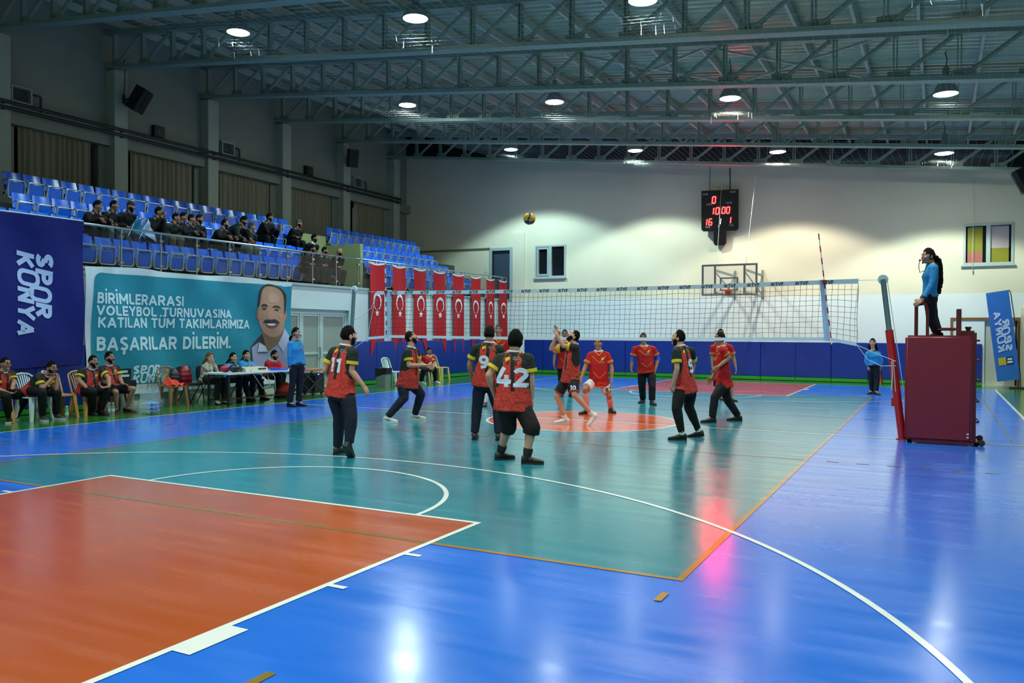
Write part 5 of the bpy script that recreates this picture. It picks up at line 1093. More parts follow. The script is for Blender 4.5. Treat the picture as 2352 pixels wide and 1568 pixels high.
def person(label, J, top='dark', bottom='#14192a', bot='trousers', sleeve=0.62, cuff=None, collar=CWHITE, hair='black', hairstyle='short', beard=0, skn=0, bulk=1.0, belly=0.0, vox=0.009, shoe='#101214', sole=None, sock=None, number=None, hs=1.0, fit_h=-0.13, group=None, curl=(0.35, 0.35), female=False, hem=None, extras=None, glasses=False, H=1.0, shoes=True, crest=False, pants_hem=None, hat=None, tuck=False):
    base = J.get('base')
    root = thing('person', base, label, 'person', group)
    sk = skin(skn); U = Vector((0, 0, 1))
    hl, hr, sl, sr, nk, hd = (J[k] for k in ('hl', 'hr', 'sl', 'sr', 'nk', 'hd'))
    hipC = (hl+hr)/2; ax = nk-hipC; L = ax.length; axn = ax/L
    lh = (hr-hl).normalized(); ls = (sr-sl).normalized()
    lh = (lh-axn*lh.dot(axn)).normalized(); ls = (ls-axn*ls.dot(axn)).normalized()
    B = bulk
    def ring(t, a, bf, bb):
        lat = (lh*(1-min(1, max(0, t)))+ls*min(1, max(0, t))).normalized(); fr = axn.cross(lat).normalized()
        return (hipC+axn*(t*L), lat, fr, a, bf, bb)
    front = axn.cross(ls).normalized(); fdir = J['face'].normalized(); fem = 0.9 if female else 1.0
    # --- one continuous body of skin
    b = MB()
    loft(b, [ring(-0.16, 0.10*B, .08, .09), ring(-0.06, 0.15*B, .09*B, .10*B), ring(0.1, .145*B*fem, .09*B, .085*B), ring(0.35, .125*B*fem, .085*B+belly*.7, .075*B), ring(0.62, .15*B*fem, .10*B, .09*B), ring(0.82, .15*B*fem, .09*B, .085*B), ring(0.95, .10, .06, .065), ring(1.02, .055, .055, .055)])
    for s, e, w in ((sl, J['el'], J['wl']), (sr, J['er'], J['wr'])):
        cap(b, s, e, 0.054*B*fem, 0.041*B*fem); mid = e+(w-e)*0.3; cap(b, e, mid, 0.041*B*fem, 0.043*B*fem); cap(b, mid, w, 0.042*B*fem, 0.028)
        cap(b, nk+(s-nk)*0.25, s, 0.055, 0.052*B*fem)
    for h, k, a in ((hl, J['kl'], J['al']), (hr, J['kr'], J['ar'])):
        cap(b, h, k, 0.082*B, 0.054*B); q = k+(a-k)*0.3
        kf = (k-(h+a)/2); kf = kf.normalized()*0.012 if kf.length > .02 else front*0.012
        cap(b, k, q-kf, 0.052*B, 0.054*B); cap(b, q-kf, a, 0.053*B, 0.034)
    # head in its own axes
    hf = fdir; hrt = hf.cross(U).normalized(); hu = hrt.cross(hf).normalized(); HM = frame(hd, hrt, hf, hu) @ Matrix.Scale(hs, 4)
    P = [head_def(d) for d in cyc(28, 20)]
    n = 28; b.add([HM @ p for p in P], [(i*n+j, (i+1)*n+j, (i+1)*n+(j+1) % n, i*n+(j+1) % n) for i in range(20) for j in range(n)])
    RM = HM
    for c, r in (((0, .1, -.022), (.016, .02, .015)), ((0, .094, .005), (.011, .014, .03)), ((0, .082, -.096), (.03, .02, .02)), ((.078, -.008, -.012), (.01, .022, .034)), ((-.078, -.008, -.012), (.01, .022, .034)), ((0, .088, -.055), (.028, .012, .014)), ((.045, .07, -.02), (.022, .02, .022)), ((-.045, .07, -.02), (.022, .02, .022))):
        b.sphere(HM @ Vector(c), r, 12, 8, M=RM.to_3x3().to_4x4())
    nb = nk-axn*0.01
    cap(b, HM @ Vector((0, -.022, -.05)), nb, 0.056*hs, 0.06*B*fem)
    # hands: palm, four fingers of different length with two bends, a thumb from the side of the palm
    for sd, (e, w, tip, cr) in ((-1, (J['el'], J['wl'], J['tl'], curl[0])), (1, (J['er'], J['wr'], J['tr'], curl[1]))):
        t = (tip-w).normalized(); th = J.get('thl' if sd < 0 else 'thr', front); th = (th-t*th.dot(t))
        if th.length < 0.1: th = (U-t*U.dot(t))
        th.normalize(); pn = (t.cross(th) if sd > 0 else th.cross(t)).normalized()*(-1)   # palm side
        pn = -pn if False else pn
        hz = 0.93*fem
        for i, (off, ln) in enumerate(((.032, .072), (.011, .080), (-.011, .075), (-.031, .060))):
            k0 = w+th*(off*0.55*hz); k1 = w+t*(.088*hz)+th*(off*hz); cap(b, k0, k1, .0155, .0125, 8)
            d = t.copy(); p = k1
            for seg, fr_ in enumerate((.42, .33, .25)):
                c = cr*(0.7+0.35*seg+0.12*i); d = (d*math.cos(c)+pn*math.sin(c)).normalized(); q = p+d*(ln*fr_*hz+.006); cap(b, p, q, .0108-.0008*seg, .0100-.0008*seg, 8); p = q
        a0 = w+t*.022+th*.018; a1 = a0+(t*.55+th*.75+pn*.25).normalized()*.042*hz; cap(b, a0, a1, .0155, .012, 8)
        a2 = a1+(t*.85+th*.35+pn*.3).normalized()*.034*hz; cap(b, a1, a2, .0115, .0105, 8); a3 = a2+(t*.95+th*.05+pn*.35).normalized()*.024*hz; cap(b, a2, a3, .0105, .0095, 8)
    for a, k in (('al', 'fl'), ('ar', 'fr')):
        o, f, u = J[k]; cap(b, J[a], o+u*.045+f*.06, .034, .03); 
    m2 = remesh(b, vox*0.82, 3)
    body = finish(m2, 'body', sk, root)
    # --- garments
    def attach_fit(ob):
        me = ob.data; n = len(me.vertices); co = np.empty(n*3); me.vertices.foreach_get('co', co); co = co.reshape(-1, 3)+np.array(base)-np.array(hipC)
        t = co@np.array(axn)/L; k = np.clip(t, 0, 1)[:, None]; lat = np.array(lh)*(1-k)+np.array(ls)*k; fr = np.cross(np.array(axn), lat)
        at = me.attributes.new('fit', 'FLOAT_VECTOR', 'POINT'); at.data.foreach_set('vector', np.c_[(co*lat).sum(1), (co*fr).sum(1), t].astype('f').ravel())
    b = MB(); e_ = 0.016+0.012*(B-1); w_ = fem
    lo = 0 if tuck else .018
    R = [ring(fit_h if not tuck else -0.02, (.206 if not tuck else .155)*B, (.160 if not tuck else .122)*B+belly*.55, (.165 if not tuck else .122)*B), ring(0.0, (.184+lo*1.1)*B*(1 if not female else .97), (.125+lo)*B+belly*.8, (.125+lo)*B), ring(.18, (.166+lo)*B*w_, (.12+lo)*B+belly, (.11+lo)*B), ring(.4, (.168+lo*.8)*B*w_, (.118+lo*.6)*B+belly*.85, (.108+lo*.6)*B), ring(.62, .186*B*w_, .126*B+(.02 if female else belly*.4), .116*B), ring(.8, .18*B*w_, .114*B, .108*B), ring(.92, .135*w_, .088, .09), ring(1.0, .078, .072, .074)]
    if sleeve > 1 and not tuck: R += [ring(1.05, .074, .070, .072)]
    loft(b, R)
    if not tuck:
        for h, k in ((hl, J['kl']), (hr, J['kr'])): b.tube([h, h+(k-h)*(.17 if (k-h).normalized().z < -.6 else .1)], [.10*B, .116*B], 16)
    for s, e, w in ((sl, J['el'], J['wl']), (sr, J['er'], J['wr'])):
        cap(b, nk+(s-nk)*0.3-axn*.02, s-axn*.005, 0.066, 0.071*B*w_)
        if sleeve <= 1:
            q = s+(e-s)*sleeve; b.sphere(s, .071*B*w_, 12, 8); b.tube([s, q], [.071*B*w_, .070*B*w_], 14)
        else:
            cap(b, s, e, .069*B*w_, .056*B*w_); q = e+(w-e)*(sleeve-1); cap(b, e, e+(w-e)*.3, .055*B*w_, .054*B*w_); b.tube([e+(w-e)*.25, q], [.055*B*w_, .042*w_], 14)
    shirt = finish(folds(remesh(b, vox*1.25, 3), .009, len(label)*1.7), 'shirt' if sleeve <= 1 else ('jacket' if hairstyle and top not in ('polo',) and sleeve > 1 and not tuck else 'long_sleeved_shirt'), top_mat(top), root); attach_fit(shirt)
    if cuff:
        for s, e, w in ((sl, J['el'], J['wl']), (sr, J['er'], J['wr'])):
            if sleeve <= 1: q0 = s+(e-s)*(sleeve-.17); q1 = s+(e-s)*(sleeve+.01); r0 = r1 = .079*B*w_
            else: q0 = e+(w-e)*(sleeve-1.1); q1 = e+(w-e)*(sleeve-.98); r0 = r1 = .045*w_
            MB().tube([q0, q1], [r0, r1], 18).build('cuff', cuff, root, smooth=True)
    if collar and sleeve > 1 and not tuck:
        rr_ = [(nk+axn*(-.035+.035*k), .098-.009*k) for k in range(4)]; cb = MB(); n = 20
        vs = [c+ls*(r*1.02*math.cos(2*PI*j/n))+front*(r*.98*math.sin(2*PI*j/n))-axn*(.03*max(0, math.sin(2*PI*j/n))**2) for c, r in rr_ for j in range(n)]+[rr_[3][0]+ls*(.062*math.cos(2*PI*j/n))+front*(.06*math.sin(2*PI*j/n))-axn*.03 for j in range(n)]
        cb.add(vs, [(i*n+j, i*n+(j+1) % n, (i+1)*n+(j+1) % n, (i+1)*n+j) for i in range(4) for j in range(n)]).build('collar', collar, root, smooth='all')
    elif collar:
        lat, fr = ls, front; c0 = nk+axn*.008
        MB().tube([c0+lat*(.077*math.cos(i*PI/12))+fr*(.075*math.sin(i*PI/12))-axn*(.022*max(0, math.sin(i*PI/12))) for i in range(24)], .0125, 8, closed=True).build('collar', collar, root, smooth=True)
    bm_ = TOPS.get(bottom) or (shorts_white() if bottom == 'white' else mat('cloth_'+bottom[1:], bottom, **CLOTHB))
    b = MB(); Bp = B
    loft(b, [ring(-0.2, .10*Bp, .085, .10), ring(-.12, .168*Bp, .112*Bp, .125*Bp), ring(-.02, .172*Bp, .116*Bp+belly*.4, .122*Bp), ring(.1, .158*Bp*w_, .11*Bp+belly*.5, .108*Bp)])
    ends = []
    for h, k, a in ((hl, J['kl'], J['al']), (hr, J['kr'], J['ar'])):
        if bot == 'shorts':
            q = h+(k-h)*.82; b.sphere(h, .102*Bp, 12, 8); b.tube([h, q], [.102*Bp, .098*Bp], 16); ends.append((h, k, q, .098*Bp))
        elif bot == 'capri':
            q = k+(a-k)*.22; cap(b, h, k, .105*Bp, .088*Bp); b.tube([k, q], [.088*Bp, .084*Bp], 16); ends.append((k, a, q, .084*Bp))
        else:
            q = k+(a-k)*.97; cap(b, h, h+(k-h)*.35, .084*Bp, .102*Bp); cap(b, h+(k-h)*.35, k, .102*Bp, .08*Bp); cap(b, k, k+(a-k)*.35, .08*Bp, .077*Bp); b.tube([k+(a-k)*.3, q], [.077*Bp, pants_hem or .062], 16); ends.append((k, a, q, .06))
    pants = finish(folds(remesh(b, vox*1.3, 3), .006, len(label)*2.3), {'shorts': 'shorts', 'capri': 'knee_length_shorts'}.get(bot, 'trousers'), bm_, root); attach_fit(pants)
    if hem:
        for k, a, q, r in ends: d = (q-k).normalized(); MB().tube([q-d*.012, q+d*.004], [r+.003, r+.003], 18).build('hem', hem, root, smooth=True)
    if tuck:
        c = ring(.04, .166*B*w_, .118*B+belly*.5, .116*B); lat, fr = c[1], c[2]
        MB().tube([c[0]+lat*(c[3]*math.cos(i*PI/14))+fr*(c[4]*math.sin(i*PI/14)) for i in range(28)], .017, 6, closed=True).build('belt', BLACKC, root, smooth=True)
    # --- shoes, socks
    if shoes:
        sm = mat('shoe_'+shoe[1:], shoe, 0.5, bump=0.3, bscale=30); so = mat('sole_'+sole[1:], sole, 0.5) if sole else SOLEB
        for k, a in (('fl', 'al'), ('fr', 'ar')):
            o, f, u = J[k]; s = f.cross(u).normalized(); FM = frame(o, s, f, u) @ Matrix.Scale(fem*1.0, 4)
            sec = [(-.09, .022, .06), (-.083, .034, .10), (-.045, .04, .112), (0, .042, .112), (.04, .045, .092), (.09, .05, .07), (.145, .049, .058), (.185, .037, .046), (.202, .016, .034)]
            n = 14; vs = []
            for y, hw, h in sec:
                for j in range(n):
                    t = PI*2*j/n; cx, sz = math.cos(t), math.sin(t); vs.append(FM @ Vector((hw*math.copysign(abs(cx)**.7, cx), y, .018+(h-.018)*.5*(1+math.copysign(abs(sz)**.8, sz)))))
            b = MB().add(vs, [(i*n+j, (i+1)*n+j, (i+1)*n+(j+1) % n, i*n+(j+1) % n) for i in range(len(sec)-1) for j in range(n)]+[tuple(range(n)), tuple((len(sec)-1)*n+j for j in range(n))[::-1]])
            b.tube([J[a]+(o-J[a])*.0, o+u*.06-f*.02], [.046, .05], 14)
            sh = b.build('shoe', sm, root, smooth='all')
            ol = [(hw+.005, y) for y, hw, h in sec]; ol = ol+[(-x, y) for x, y in ol[::-1]]
            MB().prism(ol, 0.0, .026, FM).build('sole', so, sh, smooth=True)
            if shoe == '#b9c4c4' or shoe == '#cfd6d8':
                for yy in ((.02, .045, .07) if shoe == '#b9c4c4' else ()): MB().bar(FM @ Vector((.047, yy-.015, .03)), FM @ Vector((.04, yy+.01, .07)), .012, .006).bar(FM @ Vector((-.047, yy-.015, .03)), FM @ Vector((-.04, yy+.01, .07)), .012, .006).build('stripe', SOLEB, sh)
    if sock:
        c, frac = sock; scm = mat('sock_'+c[1:], c, 0.8)
        for k, a in ((J['kl'], J['al']), (J['kr'], J['ar'])):
            p0 = k+(a-k)*frac; mid = k+(a-k)*(frac+(1-frac)*.4)
            MB().tube([p0, mid, a+(a-k).normalized()*.03], [.049*B+.014*(frac < .4), (.062 if frac < .4 else .05)*B, .046], 16).build('sock', scm, root, smooth=True)
    # --- hair and face
    hm = hairm(hair); rn = random.Random(hash(label) % 1000 if False else len(label)*7+ord(label[3]))
    thick = 1.10 if hairstyle != 'buzz' else 1.045
    if hairstyle == 'full': thick = 1.17
    def hmargin(d):
        x, y, z = d; ax_ = abs(x)
        f = {'receding': .8, 'full': .5}.get(hairstyle, .58)
        if y > .25: h = f-.25*max(0, ax_-.45) if ax_ < .6 else f-.3
        elif y > -.1: h = -.12 if ax_ > .6 else .2
        else: h = -.42-(.22 if hairstyle == 'full' else 0)-.1*(-y)
        if female: h = h if y > .25 else -.5
        return z-h+.02*math.sin(x*31+y*17)
    def hairline(d): return hmargin(d) > 0
    def hfn(d):
        k = min(1, max(0, hmargin(d))/.4)**.7
        p = head_def(d)*(1.012+(thick-1.012)*k); t = 1+k*(0.02*math.sin(d[0]*17+d[2]*9)+0.02*math.sin(d[1]*21+d[0]*11))
        if d[2] > 0: p.z *= 1+k*(0.02 if hairstyle == 'buzz' else 0.05)
        return HM @ (p*t)
    if hairstyle != 'bald' and hat is None:
        P, F = shell(64, 44, hfn, hairline); hb = MB().add(P, F); hair_ob = None
        if hairstyle in ('long', 'ponytail', 'lowtail'):
            q = MB()
            q.add(P, F)
            hobj = q.build('hair', hm, root, smooth='all')
            q = MB(); back = -hf; back.z = 0; back.normalize(); lat = hrt
            if hairstyle == 'long':
                for s in (-1, -.6, -.2, .2, .6, 1):
                    p0 = HM @ Vector((.07*s, -.05+.04*abs(s), .0)); p1 = nk+back*(.075-.04*abs(s))+lat*(.085*s)+U*.02; p2 = p1-U*.16+back*.02+lat*.015*s; p3 = p2-U*.12
                    q.tube([p0, p1, p2, p3], [.03, .036, .03, .012], 8)
                MBh = remesh(q, .012, 3); finish(MBh, 'long_hair', hm, root)
            else:
                p0 = HM @ Vector((0, -.1, -.0 if hairstyle == 'ponytail' else -.05)); kk = 1.0 if hairstyle == 'ponytail' else .75
                pts = [p0, p0+back*.05-U*.06, nk+back*.11-U*.03, nk+back*.125-U*.18*kk, nk+back*.13-U*.34*kk, nk+back*.115-U*.46*kk]
                if hairstyle == 'ponytail':
                    for k in range(6):
                        a = k*PI/3; pt = [p+lat*(.022*math.cos(a+i*1.3))+back*(.018*math.sin(a+i*1.3)) for i, p in enumerate(pts)]; q.tube(pt, [.03, .034, .036, .034, .028, .01], 8)
                else: q.tube(pts, [.03, .034, .032, .028, .02, .008], 10)
                finish(folds(remesh(q, .01, 2), .02 if hairstyle == 'ponytail' else .006, 3.0), 'ponytail', hm, root)
        else: hb.build('hair', hm, root, smooth='all')
    if hat:
        P, F = shell(30, 20, lambda d: HM @ (head_def(d)*1.1), lambda d: d[2] > (.22 if hat[1] == 'beanie' else .28)); MB().add(P, F).build('beanie' if hat[1] == 'beanie' else 'cap', mat('hat_'+hat[0][1:], hat[0], 0.8, bump=0.5, bscale=40), root, smooth='all')
    if beard:
        def bk(d):
            x, y, z = d
            return y > -.05 and z < -.55+.45*min(1, max(0, (abs(x)-.3)/.5))+.02*math.sin(x*40)
        P, F = shell(72, 56, lambda d: HM @ (head_def(d)*(1.015 if beard < 2 else 1.035)+Vector((0, .06*max(0, -d[2]-.5)*2*(1-abs(d[0]))*max(0, d[1]+.1), -.004))), bk); MB().add(P, F).build('beard', mat('beard_'+hair, {'black': '#15110f', 'brown': '#1f1712', 'grey': '#3b3834', 'blond': '#3b2c1e'}[hair], 0.85, spec=0.15), root, smooth='all')
    R3 = HM.to_3x3().to_4x4()
    def feat(nm, m, c, r, par=root): return MB().sphere(HM @ Vector(c), r, 10, 7, M=R3).build(nm, m, par, smooth='all')
    for s in (-1, 1):
        ey = feat('eye', EYEW, (.031*s, .079, .012), (.014, .009, .0085)); feat('iris', IRIS, (.031*s, .0865, .012), (.0068, .004, .0068), ey)
        feat('eyebrow', hm if hair != 'blond' else hairm('brown'), (.033*s, .0895, .034), (.021, .007, .0052))
    feat('mouth', LIP, (0, .098, -.057), (.022, .006, .006))
    if beard or J.get('moustache'): feat('moustache', hm, (0, .1, -.043), (.027, .009, .008))
    if glasses:
        gl = MB()
        for s in (-1, 1):
            gl.tube([HM @ Vector((.033*s+.021*math.cos(i*PI/8), .102, .008+.017*math.sin(i*PI/8))) for i in range(16)], .0022, 5, closed=True); gl.tube([HM @ Vector((.054*s, .1, .01)), HM @ Vector((.08*s, 0, .012))], .0022, 5)
        gl.tube([HM @ Vector((-.012, .104, .01)), HM @ Vector((.012, .104, .01))], .0022, 5); gl.build('glasses', BLACKC, root)
    if hairstyle == 'hood' : pass
    # --- lettering pressed onto the cloth
    def press(ob, nm, m, v2, f2, t0, x0, side, off=.005, axis=None):
        bt_ = BVHTree.FromPolygons([tuple(p.co) for p in ob.data.vertices], [tuple(p.vertices) for p in ob.data.polygons]); out = []
        d0 = front*side
        for x, y in v2:
            p = hipC+axn*(t0*L+y)+ls*((x0+x)*(-side))-Vector(base); o = p+d0*.6
            hit = bt_.ray_cast(o, -d0, 1.0)
            out.append((hit[0]+d0*off) if hit[0] is not None else p+d0*.13)
        return MB().add(out, f2).build(nm, m, root, local=True)
    def press_at(ob, nm, m, v2, f2, c, nrm, off=.006):
        bt_ = BVHTree.FromPolygons([tuple(p.co) for p in ob.data.vertices], [tuple(p.vertices) for p in ob.data.polygons]); nrm = nrm.normalized(); rr = (-nrm).cross(U).normalized(); uu = rr.cross(-nrm); out = []
        for x, y in v2:
            p = c+rr*x+uu*y-Vector(base); hit = bt_.ray_cast(p+nrm*.5, -nrm, 1.0); out.append(hit[0]+nrm*off if hit[0] is not None else p+nrm*.1)
        return MB().add(out, f2).build(nm, m, root, local=True)
    if number:
        txt, h, t0, x0, ob_, side = number
        v, f = digits2d(txt, h); cy = 0
        press(shirt if ob_ == 'shirt' else pants, 'number', NUMW if ob_ == 'shirt' and top == 'dark' or bottom != 'white' else BLACKC, [(x, y-cy) for x, y in v], f, t0, x0, side)
    if crest:
        side = crest
        for dx, dy, r, c in ((-.075 if side < 0 else .06, 0, .02, YEL), (-.05 if side < 0 else .085, .012, .017, YEL)):
            v, f = poly2d([(r*math.cos(i*PI/6), 1.3*r*math.sin(i*PI/6)) for i in range(12)]); press(shirt, 'crest', c, [(x+dx, y+dy) for x, y in v], f, .86 if side < 0 else .74, 0, side)
        v = [(-.035+.014*i, j*.012+.006*math.sin(i*2.1+j)) for j in range(4) for i in range(8)]; f = [(j*8+i, j*8+i+1, (j+1)*8+i+1, (j+1)*8+i) for j in (0, 2) for i in range(7)]; press(shirt, 'crest_mark', mat('print_grey', '#6b7270', 0.7), [(x+.04, y) for x, y in v], f, .855 if side < 0 else .6, 0, side, .006)
    if extras: extras(root, J, HM, dict(front=front, ls=ls, axn=axn, hipC=hipC, L=L, press=press, press_at=press_at, shirt=shirt, pants=pants))
    return root
def posed(Z, head, face, nk, sl, sr, el, wl, tl, er, wr, tr, hl, hr, kl, kr, fl, fr, D=None, zbase=0.0, thl=None, thr=None, ahl=None):
    """joints read off the photograph in the pixels of one zoomed crop; third value of each = metres farther from the camera"""
    ox, oy, s = Z
    px = lambda q: (ox+q[0]/s, oy+q[1]/s)
    J = {}; feet = {}
    for k, q in (('l', fl), ('r', fr)):
        u, v = px(q); fd = camvec((q[2], 0, q[3])).normalized(); lift = math.radians(q[4]) if len(q) > 4 else 0.0
        g = G(u, v, zbase+0.004) if D is None else atD(u, v, D+(q[5] if len(q) > 5 else 0))
        if D is not None: g.z = zbase+.004
        f2 = fd*math.cos(lift)-Vector((0, 0, 1))*math.sin(lift); u2 = fd*math.sin(lift)+Vector((0, 0, 1))*math.cos(lift)
        o = (g+fd*.12-f2*.17) if lift > .2 else g-fd*.06
        if lift > .2: o = g-f2*.15
        feet[k] = (o, f2, u2); J['f'+k] = (o, f2, u2); J['a'+k] = o+u2*.095-f2*.015
    fl_, fr_ = feet['l'][0], feet['r'][0]; dep = D if D is not None else (depth(fl_)+depth(fr_))/2
    J['base'] = Vector(((fl_.x+fr_.x)/2, (fl_.y+fr_.y)/2, zbase))
    def at(q): u, v = px(q); return atD(u, v, dep+(q[2] if len(q) > 2 else 0))
    for k, q in (('nk', nk), ('sl', sl), ('sr', sr), ('el', el), ('er', er), ('wl', wl), ('wr', wr), ('tl', tl), ('tr', tr), ('hl', hl), ('hr', hr), ('hd', head)): J[k] = at(q)
    for k, q, h, a in (('kl', kl, 'hl', 'al'), ('kr', kr, 'hr', 'ar')):
        u, v = px(q); J[k] = atD(u, v, (depth(J[h])+depth(J[a]))/2+(q[2] if len(q) > 2 else 0))
    J['face'] = camvec(face)
    if thl: J['thl'] = camvec(thl)
    if thr: J['thr'] = camvec(thr)
    return J
def seated(hipx, y, z0, hd, face, hands='knees', lean=0.0, stand=False, spread=.13, twist=0.0):
    """a spectator on a stand seat, facing the court (+x); z0 = height of the step; hd = head centre"""
    J = {'base': Vector((hipx+.2, y, z0))}; V = Vector
    hz = z0+(.53 if not stand else .92)
    J['hl'] = V((hipx, y+.09, hz)); J['hr'] = V((hipx, y-.09, hz)); J['hd'] = hd; f = V(face).normalized(); J['face'] = f
    J['nk'] = hd-V((f.x*.05, f.y*.05, .165)); c = J['nk']
    sx, sy = .19*math.cos(twist), .19*math.sin(twist)
    J['sl'] = c+V((-sy*.0+.0, sx, -.075))+V((-sy, 0, 0)); J['sr'] = c+V((0, -sx, -.075))+V((sy, 0, 0))
    kx = hipx+.40 if not stand else hipx+.06; kz = z0+.5 if not stand else z0+.5
    J['kl'] = V((kx, y+spread, kz)); J['kr'] = V((kx, y-spread, kz)); fx = hipx+.33 if not stand else hipx-.02
    for k, s in (('l', 1), ('r', -1)):
        o = V((fx, y+s*(spread-.01), z0+.004)); J['f'+k] = (o, V((1, .1*s, 0)).normalized(), V((0, 0, 1))); J['a'+k] = o+V((-.0, 0, .095))
    for k, s in (('l', 1), ('r', -1)):
        S = J['s'+k]; K = J['k'+k]
        if hands == 'chin':
            w = hd+V((f.x*.1, f.y*.1+.03*s, -.12)); e = V((K.x-.1, y+s*.16, kz+.16)); t = hd+V((f.x*.11, f.y*.11+.01*s, -.06))
        elif hands == 'lap':
            w = V((hipx+.3, y+.05*s, hz+.14)); e = (S+w)/2+V((-.1, .1*s, -.08)); t = w+V((.1, -.06*s, -.03))
        elif hands == 'rail':
            w = V((hipx+.5, y+.12*s+.1, z0+.75)); e = (S+w)/2+V((-.02, .08*s, -.1)); t = w+V((.1, 0, -.09))
        elif hands == 'phone':
            w = c+V((.3, .1+.04*s, -.2)); e = c+V((.1, .1+.15*s, -.38)); t = w+V((.06, -.02*s, .12))
        else:
            w = K+V((-.12, .0, .13)); e = (S+w)/2+V((-.04, .1*s, -.06)); t = K+V((.02, -.02*s, .06))
        J['w'+k], J['e'+k], J['t'+k] = w, e, t
    return J
# ---- players of the near team
DK = dict(top='dark', cuff=YEL, crest=-1)
NAVYP, BLACKP = '#131a2c', '#0b0c10'
Z = (720, 730, 4.611)
person('player in black and red shirt 11, back turned, right heel lifted', posed(Z, (372, 190), (.8, .03, .6), (345, 292), (215, 365, .1), (420, 372, -.1), (125, 550, .08), (185, 640, .28), (225, 665, .38), (400, 560, -.12), (525, 712, -.1), (568, 775, -.08), (215, 770, .06), (345, 775, -.06), (275, 1045, .0), (400, 1050, -.02), (282, 1432, .25, .97), (395, 1478, .35, .94, 48)),
    bottom=NAVYP, hair='black', hairstyle='short', beard=1, skn=2, bulk=1.06, belly=.02, number=('11', .19, .56, -.03, 'shirt', -1), vox=.0085, hs=1.06, group='players of the near team', **DK)
person('player in white trainers left of the net, hands joined, gazing up', posed(Z, (1032, 212), (.85, .42, .05), (1035, 308), (1080, 355, .17), (1000, 368, -.14), (1110, 480, .2), (1215, 515, .1), (1265, 535, .06), (1012, 503, -.2), (1170, 500, -.08), (1240, 500, -.02), (1035, 690, .09), (945, 690, -.09), (1140, 805, 0), (960, 845, 0), (1115, 1076, .97, .2), (820, 1106, .93, -.35)),
    bottom=NAVYP, hair='brown', beard=2, skn=2, bulk=1.06, belly=.05, shoe='#b9c4c4', sole='#c4cdcc', vox=.009, group='players of the near team', curl=(.5, .5), **{**DK, 'crest': 1})
Z = (1060, 730, 4.481)
person('player in black and red shirt 9, back turned, beside number 42', posed(Z, (288, 165), (.12, .0, 1), (288, 255), (150, 315, .02), (395, 325, -.02), (82, 480, .05), (98, 600, .12), (108, 670, .16), (420, 470, .1), (370, 590, .25), (340, 640, .3), (195, 655), (300, 655), (160, 930, .05), (375, 930, .05), (140, 1243, .05, 1), (385, 1250, .1, 1)),
    bottom=NAVYP, hair='brown', skn=1, bulk=1.03, number=('9', .21, .5, -.045, 'shirt', -1), vox=.0085, group='players of the near team', **DK)
person('heavyset player in black and red shirt 42 with knee-length shorts', posed(Z, (557, 240), (.25, .0, .97), (545, 350), (400, 430, .04), (685, 430, -.04), (285, 590, .0), (340, 790, .12), (348, 870, .16), (712, 630, -.04), (722, 830, 0), (738, 925, .02), (455, 880), (605, 885), (485, 1110, -.05), (725, 1130, -.08), (450, 1452, .8, .5), (735, 1500, .9, -.1)),
    bottom=BLACKP, bot='capri', hair='black', hairstyle='full', skn=2, bulk=1.24, belly=.07, sock=('#0c0d10', .72), number=('42', .25, .52, -.0, 'shirt', -1), vox=.009, hs=1.12, group='players of the near team', **DK)
Z = (1240, 730, 6.032)
def stripe10(root, J, HM, q):
    v, f = digits2d('10', .085, .22, .015); q['press_at'](q['pants'], 'number', NUMW, v, f, J['hl']+(J['kl']-J['hl'])*.56, Vector(-FH)+q['front']*.4)
person('player in dark shorts 10 setting with both hands raised', posed(Z, (465, 262), (-.72, .66, -.12), (472, 362), (492, 410, -.15), (385, 420, .16), (325, 385, -.1), (232, 225, -.06), (228, 140, -.02), (155, 428, .2), (228, 262, .14), (268, 190, .08), (470, 840, -.09), (375, 840, .09), (478, 1062, -.12), (235, 1085, -.02), (688, 1486, -.85, -.25, 42), (295, 1466, -1, .05), thl=(-.7, .2, .6), thr=(.7, .2, -.6)),
    bottom='#161d28', bot='shorts', hair='black', hairstyle='short', beard=2, skn=2, sock=('#c6ccd2', .84), shoe='#cfd6d8', sole='#bfc7ca', hem=mat('trim_red', '#a5232a', .7), extras=stripe10, vox=.008, bulk=.98, group='players of the near team', curl=(.3, .35), **{**DK, 'crest': None})
Z = (1430, 740, 5.6)
person('balding bearded player in black and red shirt 5, looking left', posed(Z, (722, 203), (-.88, .12, .42), (738, 305), (690, 385, -.16), (880, 375, .16), (700, 600, -.22), (652, 800, -.16), (642, 920, -.12), (905, 560, .3), (870, 720, .4), (850, 800, .42), (745, 845, -.09), (880, 840, .09), (695, 1110, -.05), (850, 1085, .02), (700, 1512, -1, .08), (930, 1472, -.92, .35, 8)),
    bottom=BLACKP, hair='black', hairstyle='receding', beard=2, skn=2, sock=('#b9c3c9', .88), number=('5', .22, .5, .05, 'shirt', -1), pants_hem=.048, vox=.0085, group='players of the near team', **DK)
